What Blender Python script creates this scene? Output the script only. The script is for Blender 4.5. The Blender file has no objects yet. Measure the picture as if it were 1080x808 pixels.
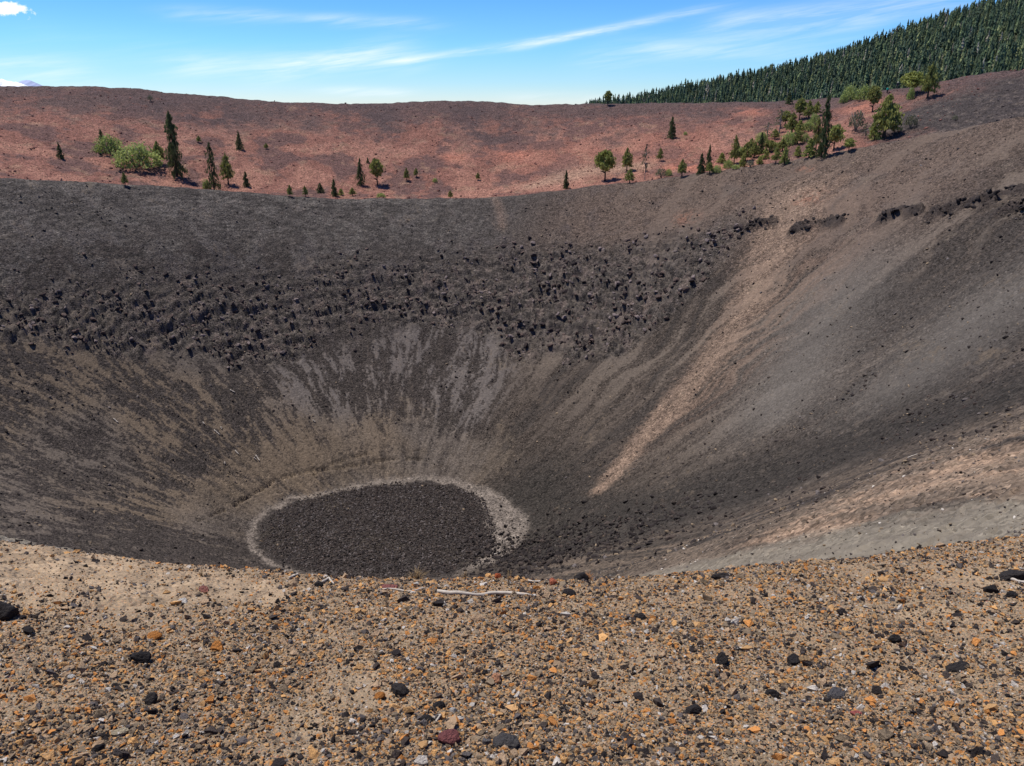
import bpy, math, random
import numpy as np
from mathutils import Vector

# ------------------------------------------------------------------ camera, world, sun, exposure
S = bpy.context.scene
PITCH = math.radians(19.7)
FPX = 816.0                                    # focal length in pixels of a 1080 wide picture
cam = bpy.data.cameras.new('camera'); camo = bpy.data.objects.new('camera', cam)
S.collection.objects.link(camo); S.camera = camo
camo.location = (0, 0, 0); camo.rotation_euler = (math.pi / 2 - PITCH, 0, 0)
cam.sensor_width = 36; cam.lens = 36 * FPX / 1080; cam.clip_start = 0.05; cam.clip_end = 60000

SUN_EL = math.radians(66); SUN_AZ = math.radians(-56)      # azimuth from +Y, negative = to the left
sl = bpy.data.lights.new('sun', 'SUN'); sl.energy = 4.4; sl.angle = math.radians(0.53); sl.color = (1, 0.96, 0.9)
so = bpy.data.objects.new('sun', sl); S.collection.objects.link(so)
sv = Vector((math.sin(SUN_AZ) * math.cos(SUN_EL), math.cos(SUN_AZ) * math.cos(SUN_EL), math.sin(SUN_EL)))
so.rotation_euler = sv.to_track_quat('Z', 'Y').to_euler(); so.location = (0, 0, 60)

S.view_settings.view_transform = 'Standard'; S.view_settings.look = 'None'
S.view_settings.exposure = 0.26; S.view_settings.gamma = 1; S.view_settings.use_curve_mapping = False
S.cycles.max_bounces = 3; S.cycles.diffuse_bounces = 1; S.cycles.glossy_bounces = 1
S.cycles.transmission_bounces = 2; S.cycles.transparent_max_bounces = 4

class NT:
    """small helper to write node trees"""
    def __init__(s, tree): s.t = tree; s.n = tree.nodes; s.l = tree.links
    def node(s, ty, **k):
        n = s.n.new(ty)
        for a, b in k.items(): setattr(n, a, b)
        return n
    def put(s, sock, v):
        if v is None: return
        if isinstance(v, bpy.types.NodeSocket): s.l.new(v, sock)
        else: sock.default_value = v
    def m(s, op, a, b=None, c=None, clamp=False):
        n = s.n.new('ShaderNodeMath'); n.operation = op; n.use_clamp = clamp
        s.put(n.inputs[0], a); s.put(n.inputs[1], b); s.put(n.inputs[2], c); return n.outputs[0]
    def mix(s, f, a, b, mode='MIX'):
        n = s.n.new('ShaderNodeMix'); n.data_type = 'RGBA'; n.blend_type = mode
        s.put(n.inputs[0], f); s.put(n.inputs[6], a); s.put(n.inputs[7], b); return n.outputs[2]
    def noise(s, vec, scale, detail=3, rough=0.55, dist=0.0):
        n = s.n.new('ShaderNodeTexNoise'); s.put(n.inputs['Vector'], vec)
        n.inputs['Scale'].default_value = scale; n.inputs['Detail'].default_value = detail
        n.inputs['Roughness'].default_value = rough; n.inputs['Distortion'].default_value = dist
        return n.outputs[0]
    def ramp(s, f, stops, mode='LINEAR'):
        n = s.n.new('ShaderNodeValToRGB'); cr = n.color_ramp; cr.interpolation = mode
        while len(cr.elements) < len(stops): cr.elements.new(0.5)
        for e, (p, c) in zip(cr.elements, stops):
            e.position = p; e.color = (*c, 1) if len(c) == 3 else c
        s.put(n.inputs[0], f); return n.outputs[0]

def lin(r, g, b):
    return tuple((c / 255 / 12.92) if c / 255 <= 0.04045 else ((c / 255 + 0.055) / 1.055) ** 2.4 for c in (r, g, b))

W = bpy.data.worlds.new('World'); S.world = W; W.use_nodes = True
t = NT(W.node_tree); t.n.clear()
sky = t.node('ShaderNodeTexSky', sky_type='NISHITA'); sky.sun_disc = False
sky.sun_elevation = SUN_EL; sky.sun_rotation = SUN_AZ; sky.altitude = 2000
sky.air_density = 1.0; sky.dust_density = 0.2; sky.ozone_density = 3.0
tc = t.node('ShaderNodeTexCoord'); sx = t.node('ShaderNodeSeparateXYZ'); t.l.new(tc.outputs['Generated'], sx.inputs[0])
az = t.m('ARCTAN2', sx.outputs[0], sx.outputs[1]); el = t.m('ARCSINE', sx.outputs[2])
def px_dir(x, y):
    u = (x - 540) / FPX; v = (y - 404) / FPX
    d = (u, math.cos(PITCH) - v * math.sin(PITCH), -math.sin(PITCH) - v * math.cos(PITCH))
    return math.atan2(d[0], d[1]), math.atan2(d[2], math.hypot(d[0], d[1]))
# the air: deep mountain blue that pales towards the horizon, multiplied onto the physical sky
tint = t.ramp(t.m('MULTIPLY', el, 1 / math.radians(30)), [(0.0, (0.86, 0.94, 1.12)), (0.05, (0.68, 0.93, 1.17)), (0.13, (0.54, 0.94, 1.32)), (0.26, (0.40, 0.82, 1.22)), (1.0, (0.35, 0.55, 1.0))])
col = t.mix(1.0, sky.outputs[0], tint, 'MULTIPLY')
# cirrus streaks: bands at fixed sky directions, broken up by stretched noise
cv = t.node('ShaderNodeCombineXYZ')
t.put(cv.inputs[0], t.m('MULTIPLY', az, 7.0)); t.put(cv.inputs[1], t.m('MULTIPLY', t.m('SUBTRACT', el, t.m('MULTIPLY', az, 0.13)), 75.0))
n1 = t.noise(cv.outputs[0], 1.0, 5, 0.6, 0.6)
n2 = t.noise(cv.outputs[0], 4.0, 4, 0.6, 0.3)
fil = t.m('MULTIPLY', t.m('SUBTRACT', t.m('ADD', t.m('MULTIPLY', n1, 0.75), t.m('MULTIPLY', n2, 0.25)), 0.40, clamp=True), 4.2, clamp=True)
total = None
for (x0, y0, x1, y1, w, amp) in [(430, 63, 640, 32, 3.2, .9), (560, 46, 725, 13, 3.4, .8), (215, 70, 420, 62, 10, .75), (300, 76, 400, 50, 9, .55),
                                 (780, 22, 985, 0, 9, .8), (640, 60, 900, 28, 12, .42), (210, 14, 260, 16, 6, .5), (370, 22, 430, 24, 5, .55), (290, 18, 345, 18, 4, .4),
                                 (375, 96, 405, 97, 4, .8), (0, 70, 60, 76, 12, .75), (700, 50, 860, 60, 7, .35), (60, 45, 190, 60, 14, .15), (560, 103, 620, 104, 5, .5)]:
    a0, e0 = px_dir(x0, y0); a1, e1 = px_dir(x1, y1)
    L = math.hypot(a1 - a0, e1 - e0); dx, dy = (a1 - a0) / L, (e1 - e0) / L
    pa = t.m('SUBTRACT', az, a0); pe = t.m('SUBTRACT', el, e0)
    al = t.m('ADD', t.m('MULTIPLY', pa, dx), t.m('MULTIPLY', pe, dy))
    over = t.m('SUBTRACT', al, t.m('MINIMUM', t.m('MAXIMUM', al, 0.0), L))
    ac = t.m('SUBTRACT', t.m('MULTIPLY', pe, dx), t.m('MULTIPLY', pa, dy))
    ac = t.m('ADD', ac, t.m('MULTIPLY', t.m('SUBTRACT', n1, 0.5), 6 / FPX))
    q = t.m('ADD', t.m('POWER', t.m('MULTIPLY', over, 1 / (30 / FPX)), 2.0), t.m('POWER', t.m('ABSOLUTE', t.m('MULTIPLY', ac, 1 / (w / FPX))), 2.0))
    g = t.m('MULTIPLY', t.m('EXPONENT', t.m('MULTIPLY', q, -1.0)), amp)
    total = g if total is None else t.m('ADD', total, g)
dens = t.m('MULTIPLY', t.m('MULTIPLY', total, 0.52), t.m('ADD', t.m('MULTIPLY', fil, 0.8), 0.2), clamp=True)
a0, e0 = px_dir(8, 9)                       # small puffy cloud, upper left
nb = t.noise(tc.outputs['Generated'], 95, 5, 0.65)
qq = t.m('ADD', t.m('POWER', t.m('ABSOLUTE', t.m('MULTIPLY', t.m('SUBTRACT', az, a0), FPX / 17)), 2.0), t.m('POWER', t.m('ABSOLUTE', t.m('MULTIPLY', t.m('SUBTRACT', el, e0), FPX / 5.5)), 2.0))
puff = t.m('MULTIPLY', t.m('SUBTRACT', t.m('ADD', t.m('MULTIPLY', nb, 1.5), t.m('EXPONENT', t.m('MULTIPLY', qq, -1.0))), 1.12, clamp=True), 4.0, clamp=True)
puff = t.m('MULTIPLY', puff, t.m('LESS_THAN', qq, 5.0))
dens = t.m('MAXIMUM', dens, puff)
col = t.mix(dens, col, (9.2, 9.6, 10.0, 1))
bg = t.node('ShaderNodeBackground'); bg.inputs[1].default_value = 0.10; t.l.new(col, bg.inputs[0])
wo = t.node('ShaderNodeOutputWorld'); t.l.new(bg.outputs[0], wo.inputs[0])

# ------------------------------------------------------------------ numpy noise
rs = np.random.RandomState(7)
PERM = rs.permutation(4096).astype(np.int64)
GX = np.cos(np.arange(4096) * 2.39996); GY = np.sin(np.arange(4096) * 2.39996)
def perlin(x, y):
    xi = np.floor(x).astype(np.int64); yi = np.floor(y).astype(np.int64)
    xf = x - xi; yf = y - yi
    u = xf * xf * xf * (xf * (xf * 6 - 15) + 10); v = yf * yf * yf * (yf * (yf * 6 - 15) + 10)
    def g(i, j, a, b):
        h = PERM[(PERM[(xi + i) & 4095] + yi + j) & 4095]
        return GX[h] * a + GY[h] * b
    n00 = g(0, 0, xf, yf); n10 = g(1, 0, xf - 1, yf); n01 = g(0, 1, xf, yf - 1); n11 = g(1, 1, xf - 1, yf - 1)
    a = n00 + u * (n10 - n00); b = n01 + u * (n11 - n01)
    return (a + v * (b - a)) * 1.5
def fbm(x, y, o=4, s=0.0, gain=0.5):
    r = 0; a = 1; tot = 0
    for i in range(o):
        r = r + a * perlin(x * 2 ** i + s * 17.3 + i * 5.1, y * 2 ** i + s * 9.7 - i * 3.3); tot += a; a *= gain
    return r / tot
def sst(a, b, x):
    q = np.clip((x - a) / (b - a), 0, 1); return q * q * (3 - 2 * q)

# ------------------------------------------------------------------ terrain: a cinder cone with two rims
CX, CY = -18.0, 103.0                         # centre of the crater floor, camera at the origin on the rim
FLOOR = -60.0
def ray(x, y):
    u = (x - 540) / FPX; v = (y - 404) / FPX
    return np.array([u + 0 * v, math.cos(PITCH) - v * math.sin(PITCH) + 0 * u, -math.sin(PITCH) - v * math.cos(PITCH) + 0 * u])
def at(x, y, Y):
    r = ray(x, y); return r / r[1] * Y
def ring(pts, extra):
    th, rr, zz = [], [], []
    for (x, y, Y) in pts:
        p = at(x, y, Y); th.append(math.degrees(math.atan2(p[1] - CY, p[0] - CX))); rr.append(math.hypot(p[1] - CY, p[0] - CX)); zz.append(p[2])
    for (a, r, z) in extra: th.append(a); rr.append(r); zz.append(z)
    th = np.array(th); th = np.where(th < -90, th + 360, th); o = np.argsort(th); th = th[o]; rr = np.array(rr)[o]; zz = np.array(zz)[o]
    return th, rr, zz
TT = np.linspace(-90, 270, 1441)
def table(th, v, sg=4):
    out = np.interp(TT, th, v, period=360)
    k = np.exp(-0.5 * (np.arange(-40, 41) / (sg * 4)) ** 2); k /= k.sum()
    w = np.concatenate([out[-41:-1], out, out[1:41]]); return np.convolve(w, k, 'valid')
c_th, c_r, c_z = ring([(0, 185, 150), (75, 189, 158), (150, 193, 165), (220, 200, 173), (300, 205, 178), (380, 209, 182), (450, 209, 185), (500, 208, 186), (550, 204, 186), (600, 199, 184), (640, 194, 182), (690, 189, 178), (740, 182, 174), (800, 174, 168), (850, 165, 162), (900, 156, 157), (950, 146, 151), (1010, 134, 143), (1080, 121, 132)],
                      [(-25, 107, -1.6), (-50, 104, -2.4), (-80, 101, -3.6), (-110, 102, -5.5), (-140, 106, -8.5), (-170, 108, -10.5)])
o_th, o_r, o_z = ring([(a_, b_ - 1.2, c_) for a_, b_, c_ in [(-90, 88, 232), (0, 87, 250), (80, 87, 256), (150, 90, 262), (210, 96, 268), (280, 103, 272), (340, 105, 275), (400, 105, 278), (440, 103, 279), (480, 101, 280), (515, 103, 280), (550, 106, 279), (620, 106, 275), (700, 105, 268), (750, 104, 262), (850, 102, 250), (900, 98, 240), (960, 87, 225), (1020, 76, 212), (1080, 66, 200)]],
                      [(10, 160, 9), (-20, 150, 6), (-50, 138, 3), (-80, 132, 1), (-110, 136, 1), (-140, 150, 2), (-170, 175, 4)])
T_cr, T_cz = table(c_th, c_r, 2.2), table(c_th, c_z, 2.2)
T_or, T_oz = table(o_th, o_r, 1.8), table(o_th, o_z, 1.8)
def tlook(T, th): return np.interp(th, TT, T)
def polar(x, y):
    dx = x - CX; dy = y - CY; th = np.degrees(np.arctan2(dy, dx)); th = np.where(th < -90, th + 360, th)
    return th, np.hypot(dx, dy)
def floor_r(th):
    a = np.radians(th); return 1 / np.sqrt((np.cos(a) / 21.5) ** 2 + (np.sin(a) / 16.0) ** 2)
def soft(x, w):
    q = x / w; return w * np.where(q > 20, q, np.log1p(np.exp(np.minimum(q, 20))))
def smax(a, b, k):
    return np.maximum(a, b) + k * np.log1p(np.exp(-np.abs(a - b) / k))
def hill(x, y):
    d = np.hypot(x, y); a = np.degrees(np.arctan2(x, y))
    # elevation of the wooded ridge behind the cone, seen from the rim (degrees)
    e = np.interp(a, [-60, -8, 2, 5.5, 8, 11.2, 14, 17.5, 20.5, 22.5, 24.5, 27, 29.5, 32, 37, 45, 60, 80, 120], [-4.7, -4.7, -2.2, -.15, .2, .75, 1.25, 2.0, 2.75, 3.4, 4.1, 4.8, 5.5, 5.9, 6.5, 6.8, 6, 2, -4.7])
    top = 1600 * np.tan(np.radians(e))
    up = np.clip((d - 330) / (1600 - 330), 0, 1) - 0.75 * np.clip((d - 1600) / 2500, 0, 1)
    return -130 + np.maximum(top + 130, 0) * up + 3 * fbm(x / 160, y / 160, 3, 3)
def base_h(x, y):
    th, r = polar(x, y)
    r0 = floor_r(th); rc = tlook(T_cr, th); zc = tlook(T_cz, th); ro = tlook(T_or, th); zo = tlook(T_oz, th)
    f1 = r0 + 0.40 * (rc - r0); f2 = r0 + 0.72 * (rc - r0)
    rise = zc - FLOOR; L = rc - r0
    m = rise / L; nr = sst(-56, -76, th) if False else (1 - sst(-76, -56, th)) + sst(225, 250, th)
    s1 = m * (0.93 - .09 * nr); s2 = m * (1.22 - .22 * nr); s3 = (rise - s1 * 0.40 * L - s2 * 0.32 * L) / (0.28 * L)
    rm = rc + np.clip((ro - rc) * 0.20, 6, 18); zm = zc - 3.0 - 0.5 * sst(60, 130, th) * 2
    s4 = (zm - zc) / (rm - rc); s5 = (zo - zm) / (ro - rm)
    wc = np.where((th < -45) | (th > 230), 0.5, 0.9)
    z = FLOOR + s1 * soft(r - r0, 1.0) + (s2 - s1) * soft(r - f1, 1.5) + (s3 - s2) * soft(r - f2, 1.5) + (s4 - s3) * soft(r - rc, wc) \
        + (s5 - s4) * soft(r - rm, 5.0) + (-0.62 - s5) * soft(r - ro, 2.5)
    z = z + 0.0 * r
    far = hill(x, y)
    z = np.where(r > ro, smax(z, far, 4.0), z)
    # the nose of gravel the camera stands on
    xx = x * x; lat = 0.026 * xx / (1 + xx / 260)
    N = -1.6 - 0.33 * y + lat
    Wl = N - 0.46 * soft(y - 4.75, 0.22)
    Wl = np.where(y < -3, Wl - 0.35 * 0 + 0.33 * (y + 3) * 1.0, Wl)          # levels off behind the camera
    near = np.hypot(x, y) < 60
    return np.where(near, smax(np.where(near, Wl, -999), z, 0.25), z)

def raycast(xs, ys, fn=None, dmin=1.2, dmax=420, steps=1500):
    fn = fn or base_h
    xs = np.atleast_1d(np.asarray(xs, float)); ys = np.atleast_1d(np.asarray(ys, float))
    R = ray(xs, ys); hz = np.hypot(R[0], R[1]); R = R / hz
    D = np.exp(np.linspace(math.log(dmin), math.log(dmax), steps))
    X = R[0][:, None] * D; Y = R[1][:, None] * D; Z = R[2][:, None] * D
    g = fn(X, Y) - Z
    k = np.argmax(g > 0, axis=1); k = np.where(g.max(axis=1) > 0, k, len(D) - 1); k = np.maximum(k, 1)
    i = np.arange(len(xs)); g0 = g[i, k - 1]; g1 = g[i, k]; f = np.clip(-g0 / (g1 - g0 + 1e-9), 0, 1)
    d = D[k - 1] + f * (D[k] - D[k - 1])
    return R[0] * d, R[1] * d, d
def px_polar(pts):
    x, y, d = raycast([p[0] for p in pts], [p[1] for p in pts]); return (x, y) + polar(x, y)

# cliff band of broken lava: its upper and lower edge as radius over angle
ux, uy, uth, ur = px_polar([(-40, 312), (0, 308), (100, 300), (200, 292), (300, 288), (400, 275), (480, 268), (560, 262), (640, 255), (700, 246), (750, 238), (785, 232), (800, 240)])
lx, ly, lth, lr = px_polar([(-40, 360), (0, 362), (60, 368), (150, 380), (230, 388), (290, 388), (350, 365), (400, 350), (440, 342), (480, 352), (540, 368), (600, 384), (640, 384), (690, 352), (740, 318), (780, 280), (802, 244)])
def srt(a, b): o = np.argsort(a); return a[o], b[o]
uth, ur = srt(uth, ur); lth, lr = srt(lth, lr)
TH_B0, TH_B1 = max(uth[0], lth[0]), min(uth[-1], lth[-1])
def band(th, r, x, y):
    x = np.asarray(x, float); far_ = np.hypot(x, y) > 70; out = np.zeros(x.shape)
    if far_.any(): out[far_] = band_(th[far_], r[far_], x[far_], y[far_])
    return out
def band_(th, r, x, y):
    up = np.interp(th, uth, ur) + 4.5 * fbm(x / 9, y / 9, 3, 1); lo = np.interp(th, lth, lr) + 7.0 * fbm(x / 7, y / 7, 4, 2)
    m = sst(-1.2, 3.0, r - lo) * sst(-5, 7, up - r) * (0.55 + .45 * sst(-.45, .0, fbm(x / 6, y / 4, 4, 6)))
    return m * sst(TH_B0 - 1.0, TH_B0 + 3, th) * (1 - sst(TH_B1 + 8, TH_B1 + 30, th))
# separate ledges on the right-hand wall: (pixel ends, half width in metres)
LEDGE = [[(790, 243), (812, 236)], [(838, 246), (862, 238), (884, 236)], [(925, 236), (945, 226), (968, 222)], [(985, 226), (1010, 217), (1040, 214)], [(1035, 212), (1060, 204), (1100, 197)], [(1056, 226), (1100, 214)]]
LEDGEW = []
for L in LEDGE:
    x, y, _ = raycast([p[0] for p in L], [p[1] for p in L]); LEDGEW.append(np.stack([x, y], 1))
def dist_poly(x, y, P):
    best = np.full(x.shape, 1e9); tp = np.zeros(x.shape); n = len(P) - 1
    for i in range(n):
        ax, ay = P[i]; bx, by = P[i + 1]; vx, vy = bx - ax, by - ay; L2 = vx * vx + vy * vy + 1e-9
        q = np.clip(((x - ax) * vx + (y - ay) * vy) / L2, 0, 1)
        d = np.hypot(x - ax - q * vx, y - ay - q * vy)
        tp = np.where(d < best, (i + q) / n, tp); best = np.minimum(best, d)
    return best, tp
def ledges(x, y):
    m = np.zeros(x.shape)
    sel = (x > 40)
    if sel.any():
        xs, ys = x[sel], y[sel]; mm = np.zeros(xs.shape); j = 1.6 * fbm(xs / 3, ys / 3, 3, 5)
        for P in LEDGEW:
            d, _ = dist_poly(xs, ys, P); mm = np.maximum(mm, 1 - sst(0.4, 1.5, d + j))
        m[sel] = mm
    return m
def relief(x, y, th, r, bm, lm):
    """metres of real displacement; returns dz"""
    d = np.hypot(x, y); dz = np.zeros(x.shape)
    s = (d > 14) & (d < 330)
    xs, ys = x[s], y[s]; rr = r[s]; b = bm[s]; l = lm[s]
    arc = np.radians(th[s]) * 80
    q = 0.55 * fbm(xs / 22, ys / 22, 3, 11)                               # broad undulation
    q += 0.30 * fbm(arc / 4.0, rr / 22, 3, 12)                             # shallow gullies running downslope
    up_ = sst(.5, .68, (rr - floor_r(th[s])) / (tlook(T_cr, th[s]) - floor_r(th[s]))) * (rr < tlook(T_cr, th[s]))
    q += up_ * .22 * np.abs(fbm(arc / 2.2, rr / .7, 3, 57)) * 2
    q += 0.10 * fbm(xs / 2.0, ys / 2.0, 3, 13)
    red = sst(0, 6, rr - tlook(T_cr, th[s]))
    q += red * 0.35 * fbm(xs / 3.0, ys / 3.0, 4, 14)
    ra = np.radians(th[s]) * rr + 1.2 * fbm(xs / 5, ys / 5, 2, 44); rq = rr + 1.0 * fbm(xs / 6, ys / 6, 2, 45)
    ang = 1 - np.abs(perlin(ra / 3.6 + 3, rq / 1.5)) * 2.2
    ang2 = 1 - np.abs(perlin(ra / 1.5 + 9, rq / .8)) * 2.2
    ang3 = 1 - np.abs(perlin(ra / 0.7 + 2, rq / .45)) * 2.0
    rg_ = 1 + .35 * (1 - sst(70, 95, th[s]))
    q += b * rg_ * (0.38 * (ang - .4) + 0.34 * (ang2 - .4) + .26 * ang3 + 0.9 * fbm(xs / 6, ys / 6, 3, 15))
    # stepped ledges inside the band
    st = (rr * 0.8 + 1.3 * fbm(xs / 8, ys / 8, 3, 16)) / 2.2
    q += b * 0.8 * (sst(0.35, 0.65, st - np.floor(st)) - (st - np.floor(st)))
    q += l * (.7 * (ang - .5) + 0.4 * ang2 + 0.6)
    fr = floor_r(th[s]); infl = 1 - sst(-3, 1, rr - fr)
    q = q * (1 - infl * 0.75) + infl * 0.14 * fbm(xs / 1.2, ys / 1.2, 4, 17)
    dz[s] = q * sst(14, 30, d[s]) * (1 - sst(290, 330, d[s]))
    # cracked crust round the floor
    for P in CRACK:
        s2 = s & (np.abs(x - P[:, 0].mean()) < 45) & (np.abs(y - P[:, 1].mean()) < 45)
        dd, _ = dist_poly(x[s2], y[s2], P); dz[s2] -= 0.8 * sst(-.35, -.15, fbm(x[s2] / 2.5, y[s2] / 2.5, 2, 59)) * (1 - sst(0.10, 0.34, dd + 0.9 * np.abs(fbm(x[s2] / 1.1, y[s2] / 1.1, 4, 18, .7)) * 0.8)) 
    n = d < 16
    xs, ys = x[n], y[n]
    dz[n] += (0.045 * fbm(xs / 0.9, ys / 0.9, 3, 19) + 0.035 * fbm(xs / 0.22, ys / 0.22, 4, 20) + .008 * fbm(xs / .05, ys / .05, 2, 23)) * (1 - sst(11, 16, d[n]))
    return dz
CRACK = []
for L in [[(255, 527), (290, 505), (330, 495), (370, 492), (405, 485), (445, 484)], [(205, 548), (235, 538), (262, 524)], [(330, 500), (352, 488), (388, 478)]]:
    x, y, _ = raycast([p[0] for p in L], [p[1] for p in L]); CRACK.append(np.stack([x, y], 1))
def full_h(x, y):
    x = np.asarray(x, float); y = np.asarray(y, float)
    th, r = polar(x, y); bm = band(th, r, x, y); lm = ledges(x, y)
    return base_h(x, y) + relief(x, y, th, r, bm, lm)

# grid: camera-centred polar sheet, finest where the wall is seen, reaching the horizon
tg = np.arctan(np.linspace(-math.tan(math.radians(42)), math.tan(math.radians(42)), 1060))
azs = np.concatenate([tg, np.radians(np.linspace(43.5, 316.5, 150))])
ds = np.concatenate([[0.25, 0.6, 0.9], np.exp(np.linspace(math.log(1.2), math.log(8.5), 200)), np.exp(np.linspace(math.log(8.7), math.log(98), 260)),
                     np.linspace(98.3, 215, 400), np.linspace(215.6, 300, 170), np.exp(np.linspace(math.log(303), math.log(1700), 60)), [2200, 3000, 5000, 9000, 16000, 30000]])
NA, ND = len(azs), len(ds)
A, D = np.meshgrid(azs, ds, indexing='ij')
X = np.sin(A) * D; Y = np.cos(A) * D
X = X.ravel(); Y = Y.ravel()
TH, RR = polar(X, Y)
BM = band(TH, RR, X, Y); LM = ledges(X, Y)
Z = base_h(X, Y) + relief(X, Y, TH, RR, BM, LM)

# --- albedo of the ground, one colour per vertex (the cinders' own tones, plus crevice shade painted in the lava band)
def C(*c): return np.array(lin(*c))
def lay(col, m, c):
    m = np.clip(m, 0, 1)[:, None]; return col * (1 - m) + np.asarray(c) * m
DIST = np.hypot(X, Y)
rc = tlook(T_cr, TH); ro = tlook(T_or, TH); fr = floor_r(TH)
arc = np.radians(TH) * 80
nA = fbm(X / 30, Y / 30, 4, 31); nB = fbm(X / 7, Y / 7, 4, 32); nC = fbm(X / 2.2, Y / 2.2, 3, 33)
warp = 9 * fbm(X / 16, Y / 16, 3, 34)
st1 = .45 * fbm((arc + warp) / 5.5, (RR + .6 * warp) / 11.0, 4, 35) + .42 * fbm(X / 11, Y / 11, 5, 43, .6) + .42 * fbm((arc + .4 * warp) / 2.6, RR / 4.0, 4, 49, .6); st2 = fbm((arc + .6 * warp) / 1.8, RR / 6.0, 3, 36)
col = np.tile(C(67, 60, 55), (len(X), 1)); dustm = np.zeros(len(X))
frac = (RR - fr) / (rc - fr)
# fine pale dust in downslope streaks
def reg(pts, rad):
    """soft mask round a chain of places on the ground given by what one sees from the rim"""
    x, y, _ = raycast([p[0] for p in pts], [p[1] for p in pts]); P = np.stack([x, y], 1)
    if len(P) == 1: P = np.vstack([P, P + 0.01])
    m = np.zeros(len(X)); mx = max(rad) if isinstance(rad, (list, tuple)) else rad
    s = (X > P[:, 0].min() - 3 * mx) & (X < P[:, 0].max() + 3 * mx) & (Y > P[:, 1].min() - 3 * mx) & (Y < P[:, 1].max() + 3 * mx)
    d, q = dist_poly(X[s], Y[s], P)
    rr = np.interp(q, np.linspace(0, 1, len(rad)), rad) if isinstance(rad, (list, tuple)) else rad
    m[s] = np.exp(-(d / rr) ** 2); return m
inner = (1 - sst(-0.5, 1.0, RR - rc)) * (DIST > 9)
left = sst(110, 140, TH)
st3 = fbm((arc + .5 * warp) / 1.0, RR / 2.6, 3, 37)
gl = reg([(60, 440), (140, 430), (230, 420)], 15) + reg([(380, 430), (300, 440)], 12) + reg([(0, 520), (60, 500), (200, 470)], 12) + .9 * reg([(-20, 420), (60, 400)], 14)
speck = fbm(X / .55, Y / .55, 2, 46)
pale = sst(0.0, 0.2, st1 + 0.22 * st2 + 0.25 * st3 + .34 * speck + 0.28 * np.clip(gl, 0, 1) - 0.22)
pc = lay(np.tile(C(104, 94, 84), (len(X), 1)), sst(-.2, .2, nA), C(114, 99, 82))
col = lay(col, inner * pale * 0.8, pc); dustm = np.maximum(dustm, inner * pale)
gc = reg([(470, 385), (600, 400)], [10, 15]) + reg([(540, 460), (600, 440)], 10) + 0.8 * reg([(420, 400), (320, 400)], 9)
gm = inner * np.clip(gc * 1.5, 0, 1) * sst(-0.02, 0.14, st1 + 0.25 * st2 + .3 * st3 + .25 * speck)
col = lay(col, gm * .85, C(106, 98, 92)); dustm = np.maximum(dustm, gm)
# right wall: grey and brown sweeps
rt = (1 - sst(55, 68, TH)) * inner
col = lay(col, rt * 0.9, C(76, 67, 59))
stR = fbm((arc + warp) / 6.5, RR / 40.0, 4, 38); stR2 = fbm((arc + warp) / 1.6, RR / 14.0, 3, 39)
lowr = 1 - sst(30, 48, RR + 6 * nA); rm1 = rt * (1 - lowr) * sst(0.0, 0.16, stR + .35 * stR2 + .2 * st3 + .28 * speck - .03)
col = lay(col, rm1 * 0.7, C(106, 95, 84)); dustm = np.maximum(dustm, rm1)
col = lay(col, rt * sst(0.06, 0.22, -stR + .5 * stR2 + .15 * speck) * 0.85, C(62, 56, 51))
gr = reg([(900, 290), (860, 350), (820, 430)], [7, 9, 7]) + reg([(1040, 330), (960, 400)], [9, 8])
col = lay(col, rt * np.clip(gr, 0, 1) * (.75 + .5 * stR), C(100, 94, 87))
dustm = np.maximum(dustm, rt * np.clip(gr, 0, 1))
dk = reg([(1060, 420), (900, 470), (760, 520), (640, 560)], [6, 9, 12, 12]) + reg([(560, 520), (600, 560)], 7) + .8 * reg([(640, 590), (800, 570)], 7)
dm = inner * np.clip(dk * 1.2, 0, 1) * sst(-.25, .05, .5 * stR + .5 * stR2 + .2 * speck + .2); col = lay(col, dm, C(58, 53, 48)); dustm *= 1 - dm
tn = reg([(1100, 470), (1000, 490), (900, 530)], [10, 9, 5]) + reg([(1100, 520), (980, 545), (800, 580)], [8, 6, 3])
col = lay(col, rt * np.clip(tn, 0, 1) * sst(-.4, .2, stR + stR2), C(146, 122, 101))
# upper slopes under the crest
upm = inner * sst(0.66, 0.82, frac + .08 * nA)
col = lay(col, upm * sst(62, 85, TH) * 0.85, C(79, 73, 68))
col = lay(col, upm * sst(62, 85, TH) * sst(.1, .4, nB + .4 * nC) * .6, C(100, 90, 84))
upr = inner * sst(0.52, 0.72, frac + .12 * stR) * (1 - sst(60, 80, TH)) * sst(0, 20, TH)
col = lay(col, upr * 0.75, C(101, 85, 74))
col = lay(col, upr * sst(0, .5, nB + .5 * nC) * .45, C(86, 76, 70))
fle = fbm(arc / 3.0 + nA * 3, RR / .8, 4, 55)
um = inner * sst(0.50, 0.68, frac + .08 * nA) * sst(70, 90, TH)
col = lay(col, um * sst(-.05, .25, nB + .5 * fbm((arc + warp) / 3, RR / 5, 3, 56) + .3 * speck) * .6, C(100, 94, 87))
col = lay(col, um * sst(.08, .26, fle) * .65, C(57, 53, 49)); col = lay(col, um * sst(.15, .3, -fle) * .4, C(112, 104, 96))
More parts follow.
